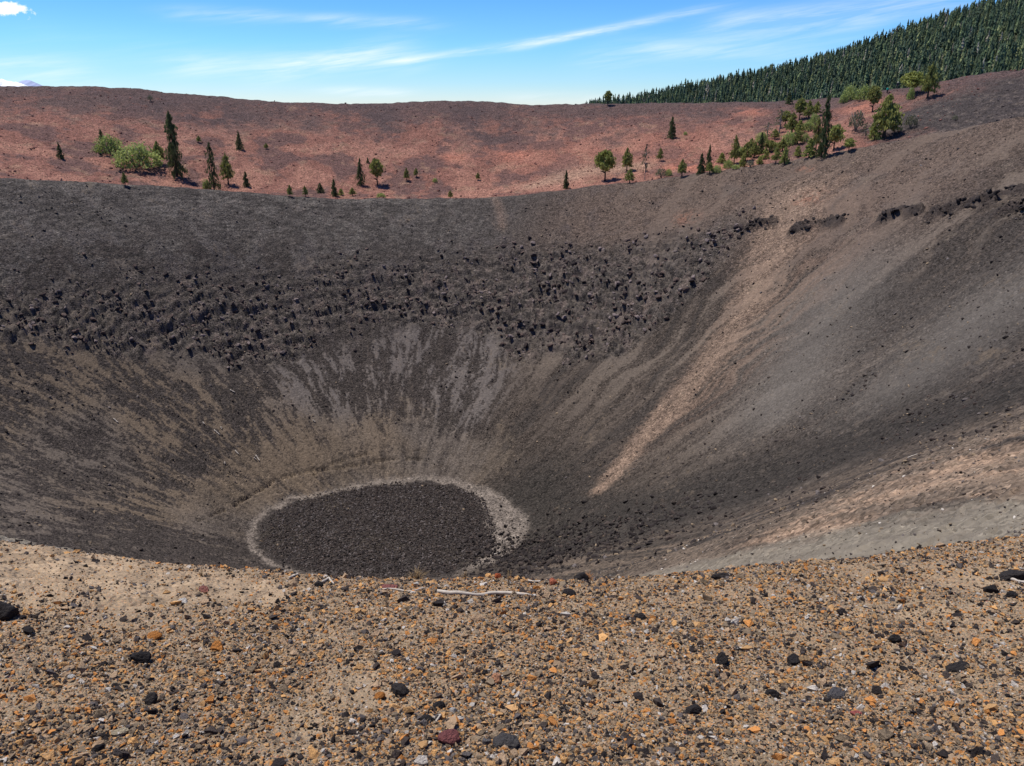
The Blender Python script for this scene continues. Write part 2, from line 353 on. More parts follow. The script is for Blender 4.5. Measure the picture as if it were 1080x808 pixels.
# tan chute
ch = reg([(835, 212), (822, 250), (790, 320), (745, 385), (693, 446), (658, 488), (634, 514)], [8, 6, 4.8, 4.0, 3.0, 2.5, 1.7])
ch2 = reg([(850, 215), (835, 300), (790, 370), (720, 440)], [8, 8, 6, 4])
col = lay(col, ch2 * .5 * sst(-.3, .3, stR2 + .4 * speck), C(124, 102, 86))
cm_ = sst(.15, 1.0, ch + .30 * st3 + .3 * stR2 + .4 * speck + .2 * nB); col = lay(col, cm_ * inner * (.72 + .22 * sst(-60, -20, -RR + 10 * nA)), lay(np.tile(C(139, 117, 99), (len(X), 1)), sst(-.1, .3, nC + speck) * .55, C(104, 87, 75)))
# broken lava
bk = np.clip(BM, 0, 1)
col = lay(col, bk * 0.9, C(84, 77, 70))
fl2 = fbm(arc / 1.6 + nA * 2, RR / .55, 4, 58)
col = lay(col, bk * sst(.0, .16, fl2) * .75, C(50, 46, 45)); col = lay(col, bk * sst(.08, .2, -fl2) * .5, C(108, 97, 90))  # dark flecks paint crevice and underside shade into the lava's colour
col = lay(col, bk * sst(.1, .4, nC + .5 * nB) * .6, C(112, 98, 90))
col = lay(col, reg([(60, 250), (500, 250), (640, 235)], 14) * inner * sst(0, .4, nB) * .5 * (TH > 60), C(66, 60, 60))
col = lay(col, LM, C(62, 54, 50))
# apron of crust and gravel round the floor
ap = reg([(215, 545), (260, 505), (330, 480), (430, 470), (500, 488)], [5, 6, 6.5, 6.5, 5])
am = sst(.2, .55, ap + .4 * st1 + .5 * nB +   .3 * st3 + .3 * speck) * inner * (.35 + .65 * sst(-.28, .02, st1 + .5 * nC + .3 * speck)); col = lay(col, am * .7, lay(pc * 1.0, sst(0, .3, nB + .5 * st3) * .6, C(96, 84, 70))); dustm = np.maximum(dustm, am * .6)
q = (RR - fr) + 0.7 * nC + 1.6 * nB + .5 * np.sin(np.radians(TH) * 3 + 1)
infl = 1 - sst(-2.1, -1.0, q)
THs = np.where(TH > 180, TH - 360, TH); gf = np.exp(-((THs - 2) / 34) ** 2)
ring_m = sst(-2.0, -1.1, q + .3 * speck + 5.5 * gf) * (1 - sst(-0.9, 0.1, q + .6 * speck))
col = lay(col, infl * (RR < 30), C(60, 54, 50))
col = lay(col, infl * (RR < 30) * sst(0, .4, nB + .4 * nC) * .4, C(74, 66, 56))
fp = reg([(462, 517), (500, 528), (525, 545), (538, 563), (534, 578)], [1.0, 1.8, 3.0, 3.4, 2.4])
rm_ = ring_m * (RR < 30) 
col = lay(col, np.clip(rm_ * (1 - .85 * np.exp(-((THs + 85) / 45) ** 4)) * (.75 + .5 * nC + .3 * speck), 0, 1), C(128, 117, 106))
# outer basin: red cinders
redm = sst(0.0, 3.0, RR - rc) * (DIST > 60) * sst(18, 26, TH)
nD = fbm(X / 14, Y / 14, 4, 41); sR = fbm(arc * 1.6 / 8, RR / 16, 4, 42)
redc = np.tile(C(128, 89, 76), (len(X), 1))
redc = lay(redc, sst(-.02, .25, nD + .5 * sR + .2 * nC) * .85, C(150, 108, 91))
redc = lay(redc, sst(0.02, .22, -nD + .6 * sR + .25 * nC) * .75, C(90, 71, 67))
redc = lay(redc, sst(0.15, .45, nB + .5 * nC) * .5, C(150, 118, 96))
redc = lay(redc, reg([(700, 152), (560, 168)], [16, 9]) * .3, C(160, 108, 88))
topd = sst(0.62, 0.92, (RR - rc) / (ro - rc) + .35 * nD + .1 * nC)
redc = lay(redc, topd * .9, C(82, 68, 65))
redc = lay(redc, sst(0.93, 1.0, (RR - rc) / (ro - rc)) * .85, C(80, 70, 67))
redc = lay(redc, (reg([(160, 110), (230, 125)], 11) + reg([(300, 90), (410, 135)], [12, 9]) + reg([(500, 120), (520, 150)], 10)) * sst(-.35, .15, nB + sR + .3 * nC) * .9, C(80, 66, 64))
for (px, py, rad) in [(720, 176, 2.5), (700, 178, 2.5), (735, 177, 3), (752, 177, 3), (815, 150, 3), (875, 142, 2.2), (915, 95 + 17, 5), (790, 118, 4), (965, 118, 3), (480, 166, 3), (540, 165, 4)]:
    redc = lay(redc, reg([(px - 6, py), (px + 6, py)], rad) * .65 * sst(-.3, .2, nB + .5 * nC), C(176, 114, 92))
redc = lay(redc, reg([(560, 196), (620, 180), (680, 175)], [3, 5, 3]) * .6, C(160, 132, 110))
roc = reg([(1120, 100), (1020, 115), (930, 130)], [16, 15, 9]) * (1 - sst(38, 46, TH + 4 * nB))
roc = np.clip(np.maximum(roc * 1.5, 1 - sst(32, 39, TH + 4 * nB)) * (1 - sst(.80, .95, (RR - rc) / (ro - rc) + .1 * nB)), 0, 1)
redc = lay(redc, roc, C(66, 59, 56))
redc = lay(redc, roc * sst(.0, .4, nC + .4 * nB) * .6, C(100, 89, 81))
col = col * (1 - redm[:, None]) + redc * redm[:, None]
col = lay(col, reg([(520, 207), (527, 222), (530, 240)], 1.1) * .6, C(118, 99, 86))
col = lay(col, reg([(622, 104.5), (700, 104.3), (850, 101.5)], 1.6), C(165, 145, 130))
for (px, py, rad) in [(848, 211, 2.2), (846, 178, 1.0), (720, 230, 2)]:
    col = lay(col, reg([(px, py), (px + 8, py)], rad) * .45 * sst(-.2, .2, nC + speck), C(150, 104, 82))
# wooded hill floor
hm = sst(8, 30, RR - ro) * (DIST > 150)
col = lay(col, hm, C(62, 64, 46))
# the gravel nose and the grey fines below it
nearm = 1 - sst(0.0, 0.35, np.abs(base_h(X, Y) - (-1.6 - 0.33 * Y + 0.026 * X * X / (1 + X * X / 260))) - .25)
nose = (DIST < 30) * np.clip(nearm, 0, 1); nose = np.where(Y < 1, (DIST < 30) * 1.0, nose)
gband = (1 - sst(-64.8, -63.0, TH + 1.2 * nB - .25 * speck)) * (1 - nose) * (DIST < 75) * (RR > 40) * inner
gband = np.maximum(gband, (1 - nose) * (DIST < 9.5))
col = lay(col, np.clip(gband * 1.2 - .1 + .3 * nB, 0, 1), lay(np.tile(C(122, 113, 99), (len(X), 1)), sst(0, .3, fbm(TH * 1.2, RR / 5, 3, 50) + .3 * speck) * .5, C(98, 90, 80)))
tb = sst(-65.6, -63.8, TH) * (1 - sst(-52, -36, TH + 6 * nA)) * (1 - nose) * inner * sst(24, 40, RR) * (DIST < 90)
col = lay(col, tb * sst(-.15, .12, fbm(TH / 2.2, RR / 14, 4, 47) + .3 * speck) * .8, C(116, 101, 86)); col = lay(col, tb * sst(0.0, .2, fbm(TH / 1.2, RR / 10, 3, 48) + .2 * speck) * .6, C(84, 74, 64)); dustm *= 1 - .6 * tb
lf = sst(-0.5, -3.0, X) if False else (1 - sst(-3.0, -0.5, X))
nz = fbm(X / 0.8, Y / 0.8, 4, 51)
dust = np.clip(sst(3.3, 4.5, Y - .12 * X + .5 * nz) * lf + .7 * sst(0.15, .45, fbm(X / 1.3, Y / 1.3, 3, 52)), 0, 1)
ncol = np.tile(C(150, 132, 107), (len(X), 1)); ncol = lay(ncol, dust * .8, C(162, 140, 113)); ncol = lay(ncol, (1 - dust) * sst(.1, .5, nz), C(122, 109, 90))
ncol = lay(ncol, (1 - sst(1.5, 3.6, Y)) * .4, C(128, 112, 92))
col = col * (1 - nose[:, None]) + ncol * nose[:, None]
grav = nose * (1 - 0.55 * dust)

idx = np.arange(NA * ND).reshape(NA, ND)
a_ = idx; b_ = np.roll(idx, -1, axis=0)
quads = np.stack([a_[:, :-1], b_[:, :-1], b_[:, 1:], a_[:, 1:]], -1).reshape(-1, 4)[:, ::-1]
cen = NA * ND
tri = np.stack([a_[:, 0], b_[:, 0], np.full(NA, cen)], -1)
V = np.concatenate([np.stack([X, Y, Z], 1), [[0, 0, -1.6]]])
def mesh_np(name, V, quads=None, tris=None, smooth=True):
    me = bpy.data.meshes.new(name); me.vertices.add(len(V)); me.vertices.foreach_set('co', np.asarray(V, np.float32).ravel())
    li, ls, st = [], [], 0
    parts = []
    if quads is not None and len(quads): parts.append((quads, 4))
    if tris is not None and len(tris): parts.append((tris, 3))
    li = np.concatenate([p.ravel() for p, _ in parts]).astype(np.int32)
    lt = np.concatenate([np.full(len(p), k) for p, k in parts]).astype(np.int32)
    ls = np.concatenate([[0], np.cumsum(lt)[:-1]]).astype(np.int32)
    me.loops.add(len(li)); me.loops.foreach_set('vertex_index', li)
    me.polygons.add(len(lt)); me.polygons.foreach_set('loop_start', ls); me.polygons.foreach_set('loop_total', lt)
    me.update(calc_edges=True)
    me.polygons.foreach_set('use_smooth', np.full(len(lt), smooth)); return me
def setcol(me, c, name='Col', domain='POINT'):
    at_ = me.attributes.new(name, 'FLOAT_COLOR', domain); c = np.asarray(c, np.float32)
    at_.data.foreach_set('color', np.concatenate([c, np.ones((len(c), 1), np.float32)], 1).ravel())
me = mesh_np('crater_ground', V, quads, tri)
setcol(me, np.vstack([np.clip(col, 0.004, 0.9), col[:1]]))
def setf(me, name, v): at_ = me.attributes.new(name, 'FLOAT', 'POINT'); at_.data.foreach_set('value', np.asarray(v, np.float32))
setf(me, 'grav', np.append(grav, 1)); setf(me, 'grain', np.append(np.clip((1 - .65 * np.clip(dustm, 0, 1)) * (1 - .5 * gband), 0, 1), 0))

# ------------------------------------------------------------------ materials
def newmat(name):
    m = bpy.data.materials.new(name); m.use_nodes = True; q = NT(m.node_tree); bs = q.n['Principled BSDF']
    bs.inputs['Roughness'].default_value = 0.95; bs.inputs['Specular IOR Level'].default_value = 0.15; return m, q, bs
def attr(q, name, ty='GEOMETRY'):
    n = q.node('ShaderNodeAttribute', attribute_name=name, attribute_type=ty); return n
STONES = [(0.0, lin(58, 52, 50)), (0.20, lin(92, 82, 74)), (0.34, lin(128, 112, 92)), (0.52, lin(156, 134, 106)), (0.74, lin(188, 142, 94)), (0.84, lin(198, 134, 78)), (0.90, lin(176, 150, 122)), (0.95, lin(206, 196, 182)), (0.98, lin(158, 92, 78))]
m_ground, q, bs = newmat('cinder_ground')
tcn = q.node('ShaderNodeTexCoord').outputs['Object']
ca = attr(q, 'Col').outputs['Color']; gv = attr(q, 'grav').outputs['Fac']; rk = attr(q, 'grain').outputs['Fac']
ngv = q.m('SUBTRACT', 1.0, gv)
f1 = q.noise(tcn, 0.9, 5, 0.72); f2 = q.noise(tcn, 4.5, 3, 0.7)
vor = q.node('ShaderNodeTexVoronoi'); q.put(vor.inputs['Vector'], tcn); vor.inputs['Scale'].default_value = 4.5
sep = q.node('ShaderNodeSeparateColor'); q.l.new(vor.outputs['Color'], sep.inputs[0])
v = q.m('ADD', q.m('MULTIPLY', q.m('SUBTRACT', f1, 0.5), 1.5), q.m('MULTIPLY', q.m('SUBTRACT', f2, 0.5), 1.3))
v = q.m('ADD', v, q.m('MULTIPLY', q.m('SUBTRACT', sep.outputs[0], 0.5), 1.05))
v = q.m('ADD', q.m('MULTIPLY', v, rk), 0.98)
v = q.m('MAXIMUM', v, 0.3)
sp = q.m('MULTIPLY', q.m('GREATER_THAN', sep.outputs[1], 0.955), q.m('MULTIPLY', rk, 0.8)); v = q.m('ADD', v, sp)
v = q.m('ADD', q.m('MULTIPLY', v, ngv), gv)
cc = q.node('ShaderNodeVectorMath', operation='SCALE'); q.l.new(ca, cc.inputs[0]); q.l.new(v, cc.inputs['Scale'])
# near gravel: two sizes of grains, each with its own colour
def grains(scale, pos):
    vo = q.node('ShaderNodeTexVoronoi'); q.put(vo.inputs['Vector'], tcn); vo.inputs['Scale'].default_value = scale
    se = q.node('ShaderNodeSeparateColor'); q.l.new(vo.outputs['Color'], se.inputs[0])
    c = q.ramp(se.outputs[0], STONES, 'CONSTANT'); return c, q.m('GREATER_THAN', se.outputs[1], pos), vo.outputs['Distance']
g1, k1, d1 = grains(125, 0.45); g2, k2, d2 = grains(290, 0.35)
nm = q.noise(tcn, 3.0, 4, 0.6); cov = q.m('MULTIPLY', q.m('SUBTRACT', nm, 0.28, clamp=True), 3.0, clamp=True)
c = q.mix(q.m('MULTIPLY', q.m('MULTIPLY', k2, gv), 0.70), cc.outputs[0], g2)
c = q.mix(q.m('MULTIPLY', q.m('MULTIPLY', q.m('MULTIPLY', k1, gv), cov), 0.85), c, g1)
q.l.new(c, bs.inputs['Base Color'])
bh = q.m('ADD', q.m('MULTIPLY', q.noise(tcn, 2.2, 4, 0.75), 0.5), q.m('MULTIPLY', vor.outputs['Distance'], -0.12))
bh = q.m('MULTIPLY', bh, q.m('MULTIPLY', ngv, q.m('ADD', q.m('MULTIPLY', rk, .75), .1)))
bh2 = q.m('MULTIPLY', q.m('ADD', q.m('MULTIPLY', d1, -0.006), q.m('MULTIPLY', d2, -0.003)), gv)
bh = q.m('ADD', bh, bh2)
bp = q.node('ShaderNodeBump'); bp.inputs['Strength'].default_value = 0.9; bp.inputs['Distance'].default_value = 1.0
q.l.new(bh, bp.inputs['Height']); q.l.new(bp.outputs[0], bs.inputs['Normal'])
me.materials.append(m_ground)
ground = bpy.data.objects.new('ground', me); S.collection.objects.link(ground); ground['kind'] = 'structure'

def simple(name, c, var=0.25, scale=4, rough=0.9, bump=0.0):
    m, q, bs = newmat(name); tcx = q.node('ShaderNodeTexCoord').outputs['Object']
    n = q.noise(tcx, scale, 5, 0.65)
    k = q.m('ADD', q.m('MULTIPLY', q.m('SUBTRACT', n, 0.5), var * 4), 1.0)
    vm = q.node('ShaderNodeVectorMath', operation='SCALE'); vm.inputs[0].default_value = c; q.l.new(k, vm.inputs['Scale'])
    q.l.new(vm.outputs[0], bs.inputs['Base Color']); bs.inputs['Roughness'].default_value = rough
    if bump:
        bp = q.node('ShaderNodeBump'); bp.inputs['Strength'].default_value = 0.8; bp.inputs['Distance'].default_value = bump
        q.l.new(n, bp.inputs['Height']); q.l.new(bp.outputs[0], bs.inputs['Normal'])
    return m
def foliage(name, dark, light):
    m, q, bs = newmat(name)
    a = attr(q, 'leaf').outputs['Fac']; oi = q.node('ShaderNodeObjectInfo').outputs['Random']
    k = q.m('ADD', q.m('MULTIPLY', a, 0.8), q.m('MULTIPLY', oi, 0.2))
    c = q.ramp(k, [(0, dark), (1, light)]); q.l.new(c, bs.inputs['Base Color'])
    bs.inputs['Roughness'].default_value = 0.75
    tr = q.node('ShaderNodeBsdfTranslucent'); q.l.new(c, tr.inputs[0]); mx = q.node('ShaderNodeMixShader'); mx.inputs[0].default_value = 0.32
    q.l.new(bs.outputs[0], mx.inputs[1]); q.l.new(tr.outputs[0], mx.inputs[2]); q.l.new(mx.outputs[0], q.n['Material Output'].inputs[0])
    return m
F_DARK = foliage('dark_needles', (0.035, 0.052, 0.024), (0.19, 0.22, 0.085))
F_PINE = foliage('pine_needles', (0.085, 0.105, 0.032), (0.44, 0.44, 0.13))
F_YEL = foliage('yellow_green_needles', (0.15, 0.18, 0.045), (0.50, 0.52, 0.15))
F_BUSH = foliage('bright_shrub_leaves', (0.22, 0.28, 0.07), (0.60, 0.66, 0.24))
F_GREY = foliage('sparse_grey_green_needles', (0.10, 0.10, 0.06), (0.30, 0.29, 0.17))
M_BARK = simple('bark', (0.075, 0.055, 0.042), 0.3, 6, bump=0.02)
M_GBARK = simple('weathered_grey_bark', (0.26, 0.235, 0.20), 0.3, 6, bump=0.02)
M_WOOD = simple('bleached_wood', (0.44, 0.385, 0.32), 0.25, 30, bump=0.004)

def tag(o, label=None, cat=None, group=None, kind=None):
    if label: o['label'] = label
    if cat: o['category'] = cat
    if group: o['group'] = group
    if kind: o['kind'] = kind
    return o
def link(name, me, parent=None):
    o = bpy.data.objects.new(name, me); S.collection.objects.link(o)
    if parent: o.parent = parent
    return o
def empty(name, loc=(0, 0, 0)):
    o = bpy.data.objects.new(name, None); S.collection.objects.link(o); o.location = loc; o.empty_display_size = 0.3; return o

def tube(pts, rad, seg=8):
    """closed tube through points; returns verts, quads, tris"""
    pts = np.asarray(pts, float); n = len(pts); V = []; 
    for i in range(n):
        d = pts[min(i + 1, n - 1)] - pts[max(i - 1, 0)]; d = d / (np.linalg.norm(d) + 1e-9)
        u = np.cross(d, [0.31, 0.2, 0.93]); u /= np.linalg.norm(u) + 1e-9; w = np.cross(d, u)
        for k in range(seg):
            a = 2 * math.pi * k / seg; V.append(pts[i] + rad[i] * (math.cos(a) * u + math.sin(a) * w))
    Q = [(i * seg + k, i * seg + (k + 1) % seg, (i + 1) * seg + (k + 1) % seg, (i + 1) * seg + k) for i in range(n - 1) for k in range(seg)]
    V.append(pts[0]); V.append(pts[-1]); T = []
    for k in range(seg): T.append((k, len(V) - 2, (k + 1) % seg)); T.append(((n - 1) * seg + k, (n - 1) * seg + (k + 1) % seg, len(V) - 1))
    return np.array(V), np.array(Q), np.array(T)
def join(parts):
    V, Q, T = [], [], []; o = 0
    for v, q_, t_ in parts:
        V.append(v); 
        if len(q_): Q.append(np.asarray(q_) + o)
        if len(t_): T.append(np.asarray(t_) + o)
        o += len(v)
    return np.concatenate(V), (np.concatenate(Q) if Q else np.zeros((0, 4), int)), (np.concatenate(T) if T else np.zeros((0, 3), int))

def leaf_mesh(name, P, size, rng, mat, tone, flat=0.5):
    """one small folded blade cluster (2 triangles) at each point of P; tone in 0..1 per point"""
    n = len(P); a = rng.normal(size=(n, 3)); a[:, 2] *= flat; a /= np.linalg.norm(a, axis=1, keepdims=True)
    b = rng.normal(size=(n, 3)); b[:, 2] *= flat; b -= (b * a).sum(1, keepdims=True) * a; b /= np.linalg.norm(b, axis=1, keepdims=True)
    s = (size * rng.uniform(0.6, 1.4, n))[:, None]
    v0 = P - a * s; v1 = P + a * s * .9; v2 = P + b * s * .55 + a * s * .1; v3 = P - b * s * .45 + np.array([0, 0, -.35]) * s
    V = np.stack([v0, v1, v2, v3], 1).reshape(-1, 3); k = np.arange(n)[:, None] * 4
    T = np.concatenate([k + [0, 1, 2], k + [0, 3, 1]], 0)
    me = mesh_np(name, V, None, T, smooth=False); setf(me, 'leaf', np.repeat(np.clip(tone, 0, 1), 4)); me.materials.append(mat); return me
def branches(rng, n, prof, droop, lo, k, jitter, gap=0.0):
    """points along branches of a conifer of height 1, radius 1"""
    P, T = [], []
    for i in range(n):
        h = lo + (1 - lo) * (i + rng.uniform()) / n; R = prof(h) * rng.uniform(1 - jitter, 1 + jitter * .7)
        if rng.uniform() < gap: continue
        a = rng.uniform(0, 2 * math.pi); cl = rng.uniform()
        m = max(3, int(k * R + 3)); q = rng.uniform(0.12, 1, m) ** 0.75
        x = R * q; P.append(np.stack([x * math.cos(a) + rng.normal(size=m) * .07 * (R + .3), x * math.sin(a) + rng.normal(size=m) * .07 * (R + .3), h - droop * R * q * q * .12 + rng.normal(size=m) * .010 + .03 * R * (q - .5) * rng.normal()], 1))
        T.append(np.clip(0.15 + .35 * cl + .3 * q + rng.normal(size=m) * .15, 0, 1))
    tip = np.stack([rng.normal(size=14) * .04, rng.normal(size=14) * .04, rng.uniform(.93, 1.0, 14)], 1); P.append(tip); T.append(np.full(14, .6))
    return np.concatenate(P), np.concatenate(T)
def trunk_mesh(name, rng, H, r0, mat, bend=.02, stubs=0):
    z = np.linspace(-0.04, H, 9); pts = np.stack([bend * np.sin(z * 3 + rng.uniform(0, 6)) * z * 3, bend * np.cos(z * 2 + rng.uniform(0, 6)) * z * 3, z], 1); pts[:, :2] -= pts[1, :2]
    rad = r0 * (1.0 - .85 * np.linspace(0, 1, 9)); rad[0] *= 1.5
    parts = [tube(pts, rad, 7)]
    for i in range(stubs):
        h = rng.uniform(.15, H * .95); a = rng.uniform(0, 6.28); l = rng.uniform(.25, .8) * (1.15 - h)
        p0 = np.array([0, 0, h]); p1 = p0 + [l * math.cos(a), l * math.sin(a), rng.uniform(-.03, .06)]
        parts.append(tube([p0, (p0 + p1) / 2 + [0, 0, .01], p1], [r0 * .35, r0 * .25, r0 * .1], 4))
    v, q_, t_ = join(parts); me = mesh_np(name, v, q_, t_); me.materials.append(mat); return me
# trunk radii below are in crown-radius units (x,y scaled by the crown radius, z by the height)
PROTO = {}
def proto(kind, var):
    key = (kind, var)
    if key in PROTO: return PROTO[key]
    rng = np.random.RandomState(abs(hash_(kind)) % 9999 + var * 31)
    if kind == 'tall_fir':
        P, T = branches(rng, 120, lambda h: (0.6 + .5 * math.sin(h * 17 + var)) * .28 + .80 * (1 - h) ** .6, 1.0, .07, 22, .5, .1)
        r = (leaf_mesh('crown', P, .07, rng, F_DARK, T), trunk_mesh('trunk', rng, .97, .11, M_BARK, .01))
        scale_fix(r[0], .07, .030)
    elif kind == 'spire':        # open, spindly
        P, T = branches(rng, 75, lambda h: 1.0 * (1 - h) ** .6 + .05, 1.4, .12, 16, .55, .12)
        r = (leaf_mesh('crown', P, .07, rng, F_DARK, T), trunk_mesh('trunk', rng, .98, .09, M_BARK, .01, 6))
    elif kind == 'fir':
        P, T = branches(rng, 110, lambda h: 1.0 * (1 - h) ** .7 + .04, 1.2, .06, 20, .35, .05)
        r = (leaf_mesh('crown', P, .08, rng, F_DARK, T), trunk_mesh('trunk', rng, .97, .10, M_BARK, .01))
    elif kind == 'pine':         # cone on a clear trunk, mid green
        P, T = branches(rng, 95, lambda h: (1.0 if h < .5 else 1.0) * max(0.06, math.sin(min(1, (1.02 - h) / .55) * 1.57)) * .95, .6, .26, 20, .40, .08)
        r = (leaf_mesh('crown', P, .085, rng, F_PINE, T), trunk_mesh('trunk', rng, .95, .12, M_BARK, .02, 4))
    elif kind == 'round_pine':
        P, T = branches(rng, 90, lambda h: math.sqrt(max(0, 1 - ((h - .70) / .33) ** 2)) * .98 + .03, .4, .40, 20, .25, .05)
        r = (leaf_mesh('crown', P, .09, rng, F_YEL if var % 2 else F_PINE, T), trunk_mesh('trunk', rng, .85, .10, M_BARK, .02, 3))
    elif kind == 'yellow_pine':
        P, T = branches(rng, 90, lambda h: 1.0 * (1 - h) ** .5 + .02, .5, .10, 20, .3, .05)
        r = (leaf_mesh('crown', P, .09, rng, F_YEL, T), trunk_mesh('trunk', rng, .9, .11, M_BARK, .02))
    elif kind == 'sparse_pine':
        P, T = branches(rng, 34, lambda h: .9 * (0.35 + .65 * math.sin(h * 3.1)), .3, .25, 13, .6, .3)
        r = (leaf_mesh('crown', P, .07, rng, F_GREY, T), trunk_mesh('trunk', rng, .98, .09, M_GBARK, .02, 22))
    elif kind == 'shrub':
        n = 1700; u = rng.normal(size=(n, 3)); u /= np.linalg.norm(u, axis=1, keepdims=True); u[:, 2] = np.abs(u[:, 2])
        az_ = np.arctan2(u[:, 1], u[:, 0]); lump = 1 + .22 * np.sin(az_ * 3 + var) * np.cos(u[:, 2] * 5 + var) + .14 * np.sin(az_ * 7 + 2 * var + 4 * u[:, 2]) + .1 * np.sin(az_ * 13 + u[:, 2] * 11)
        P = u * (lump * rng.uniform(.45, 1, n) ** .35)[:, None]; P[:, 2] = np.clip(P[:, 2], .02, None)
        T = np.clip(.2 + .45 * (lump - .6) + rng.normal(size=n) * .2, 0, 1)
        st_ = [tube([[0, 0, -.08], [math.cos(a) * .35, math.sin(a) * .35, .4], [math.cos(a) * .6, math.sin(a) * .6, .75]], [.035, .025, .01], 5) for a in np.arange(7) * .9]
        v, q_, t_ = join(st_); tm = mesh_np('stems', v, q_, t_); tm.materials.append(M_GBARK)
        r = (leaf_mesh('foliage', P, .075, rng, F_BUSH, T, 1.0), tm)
    elif kind == 'grey_shrub':
        n = 420; u = rng.normal(size=(n, 3)); u /= np.linalg.norm(u, axis=1, keepdims=True); u[:, 2] = np.abs(u[:, 2])
        P = u * (rng.uniform(.3, 1, n) ** .5)[:, None]; P[:, 2] = .25 + .75 * P[:, 2]; T = rng.uniform(0, 1, n)
        st_ = [tube([[0, 0, -.08], [math.cos(a) * .3, math.sin(a) * .3, .4], [math.cos(a) * .75, math.sin(a) * .75, .9]], [.045, .03, .012], 5) for a in np.arange(11) * .7]
        v, q_, t_ = join(st_); tm = mesh_np('stems', v, q_, t_); tm.materials.append(M_GBARK)
        r = (leaf_mesh('foliage', P, .085, rng, F_GREY, T, 1.0), tm)
    PROTO[key] = r; return r
def hash_(s): return sum((i + 3) * ord(c) for i, c in enumerate(s))
def scale_fix(me, a, b): pass
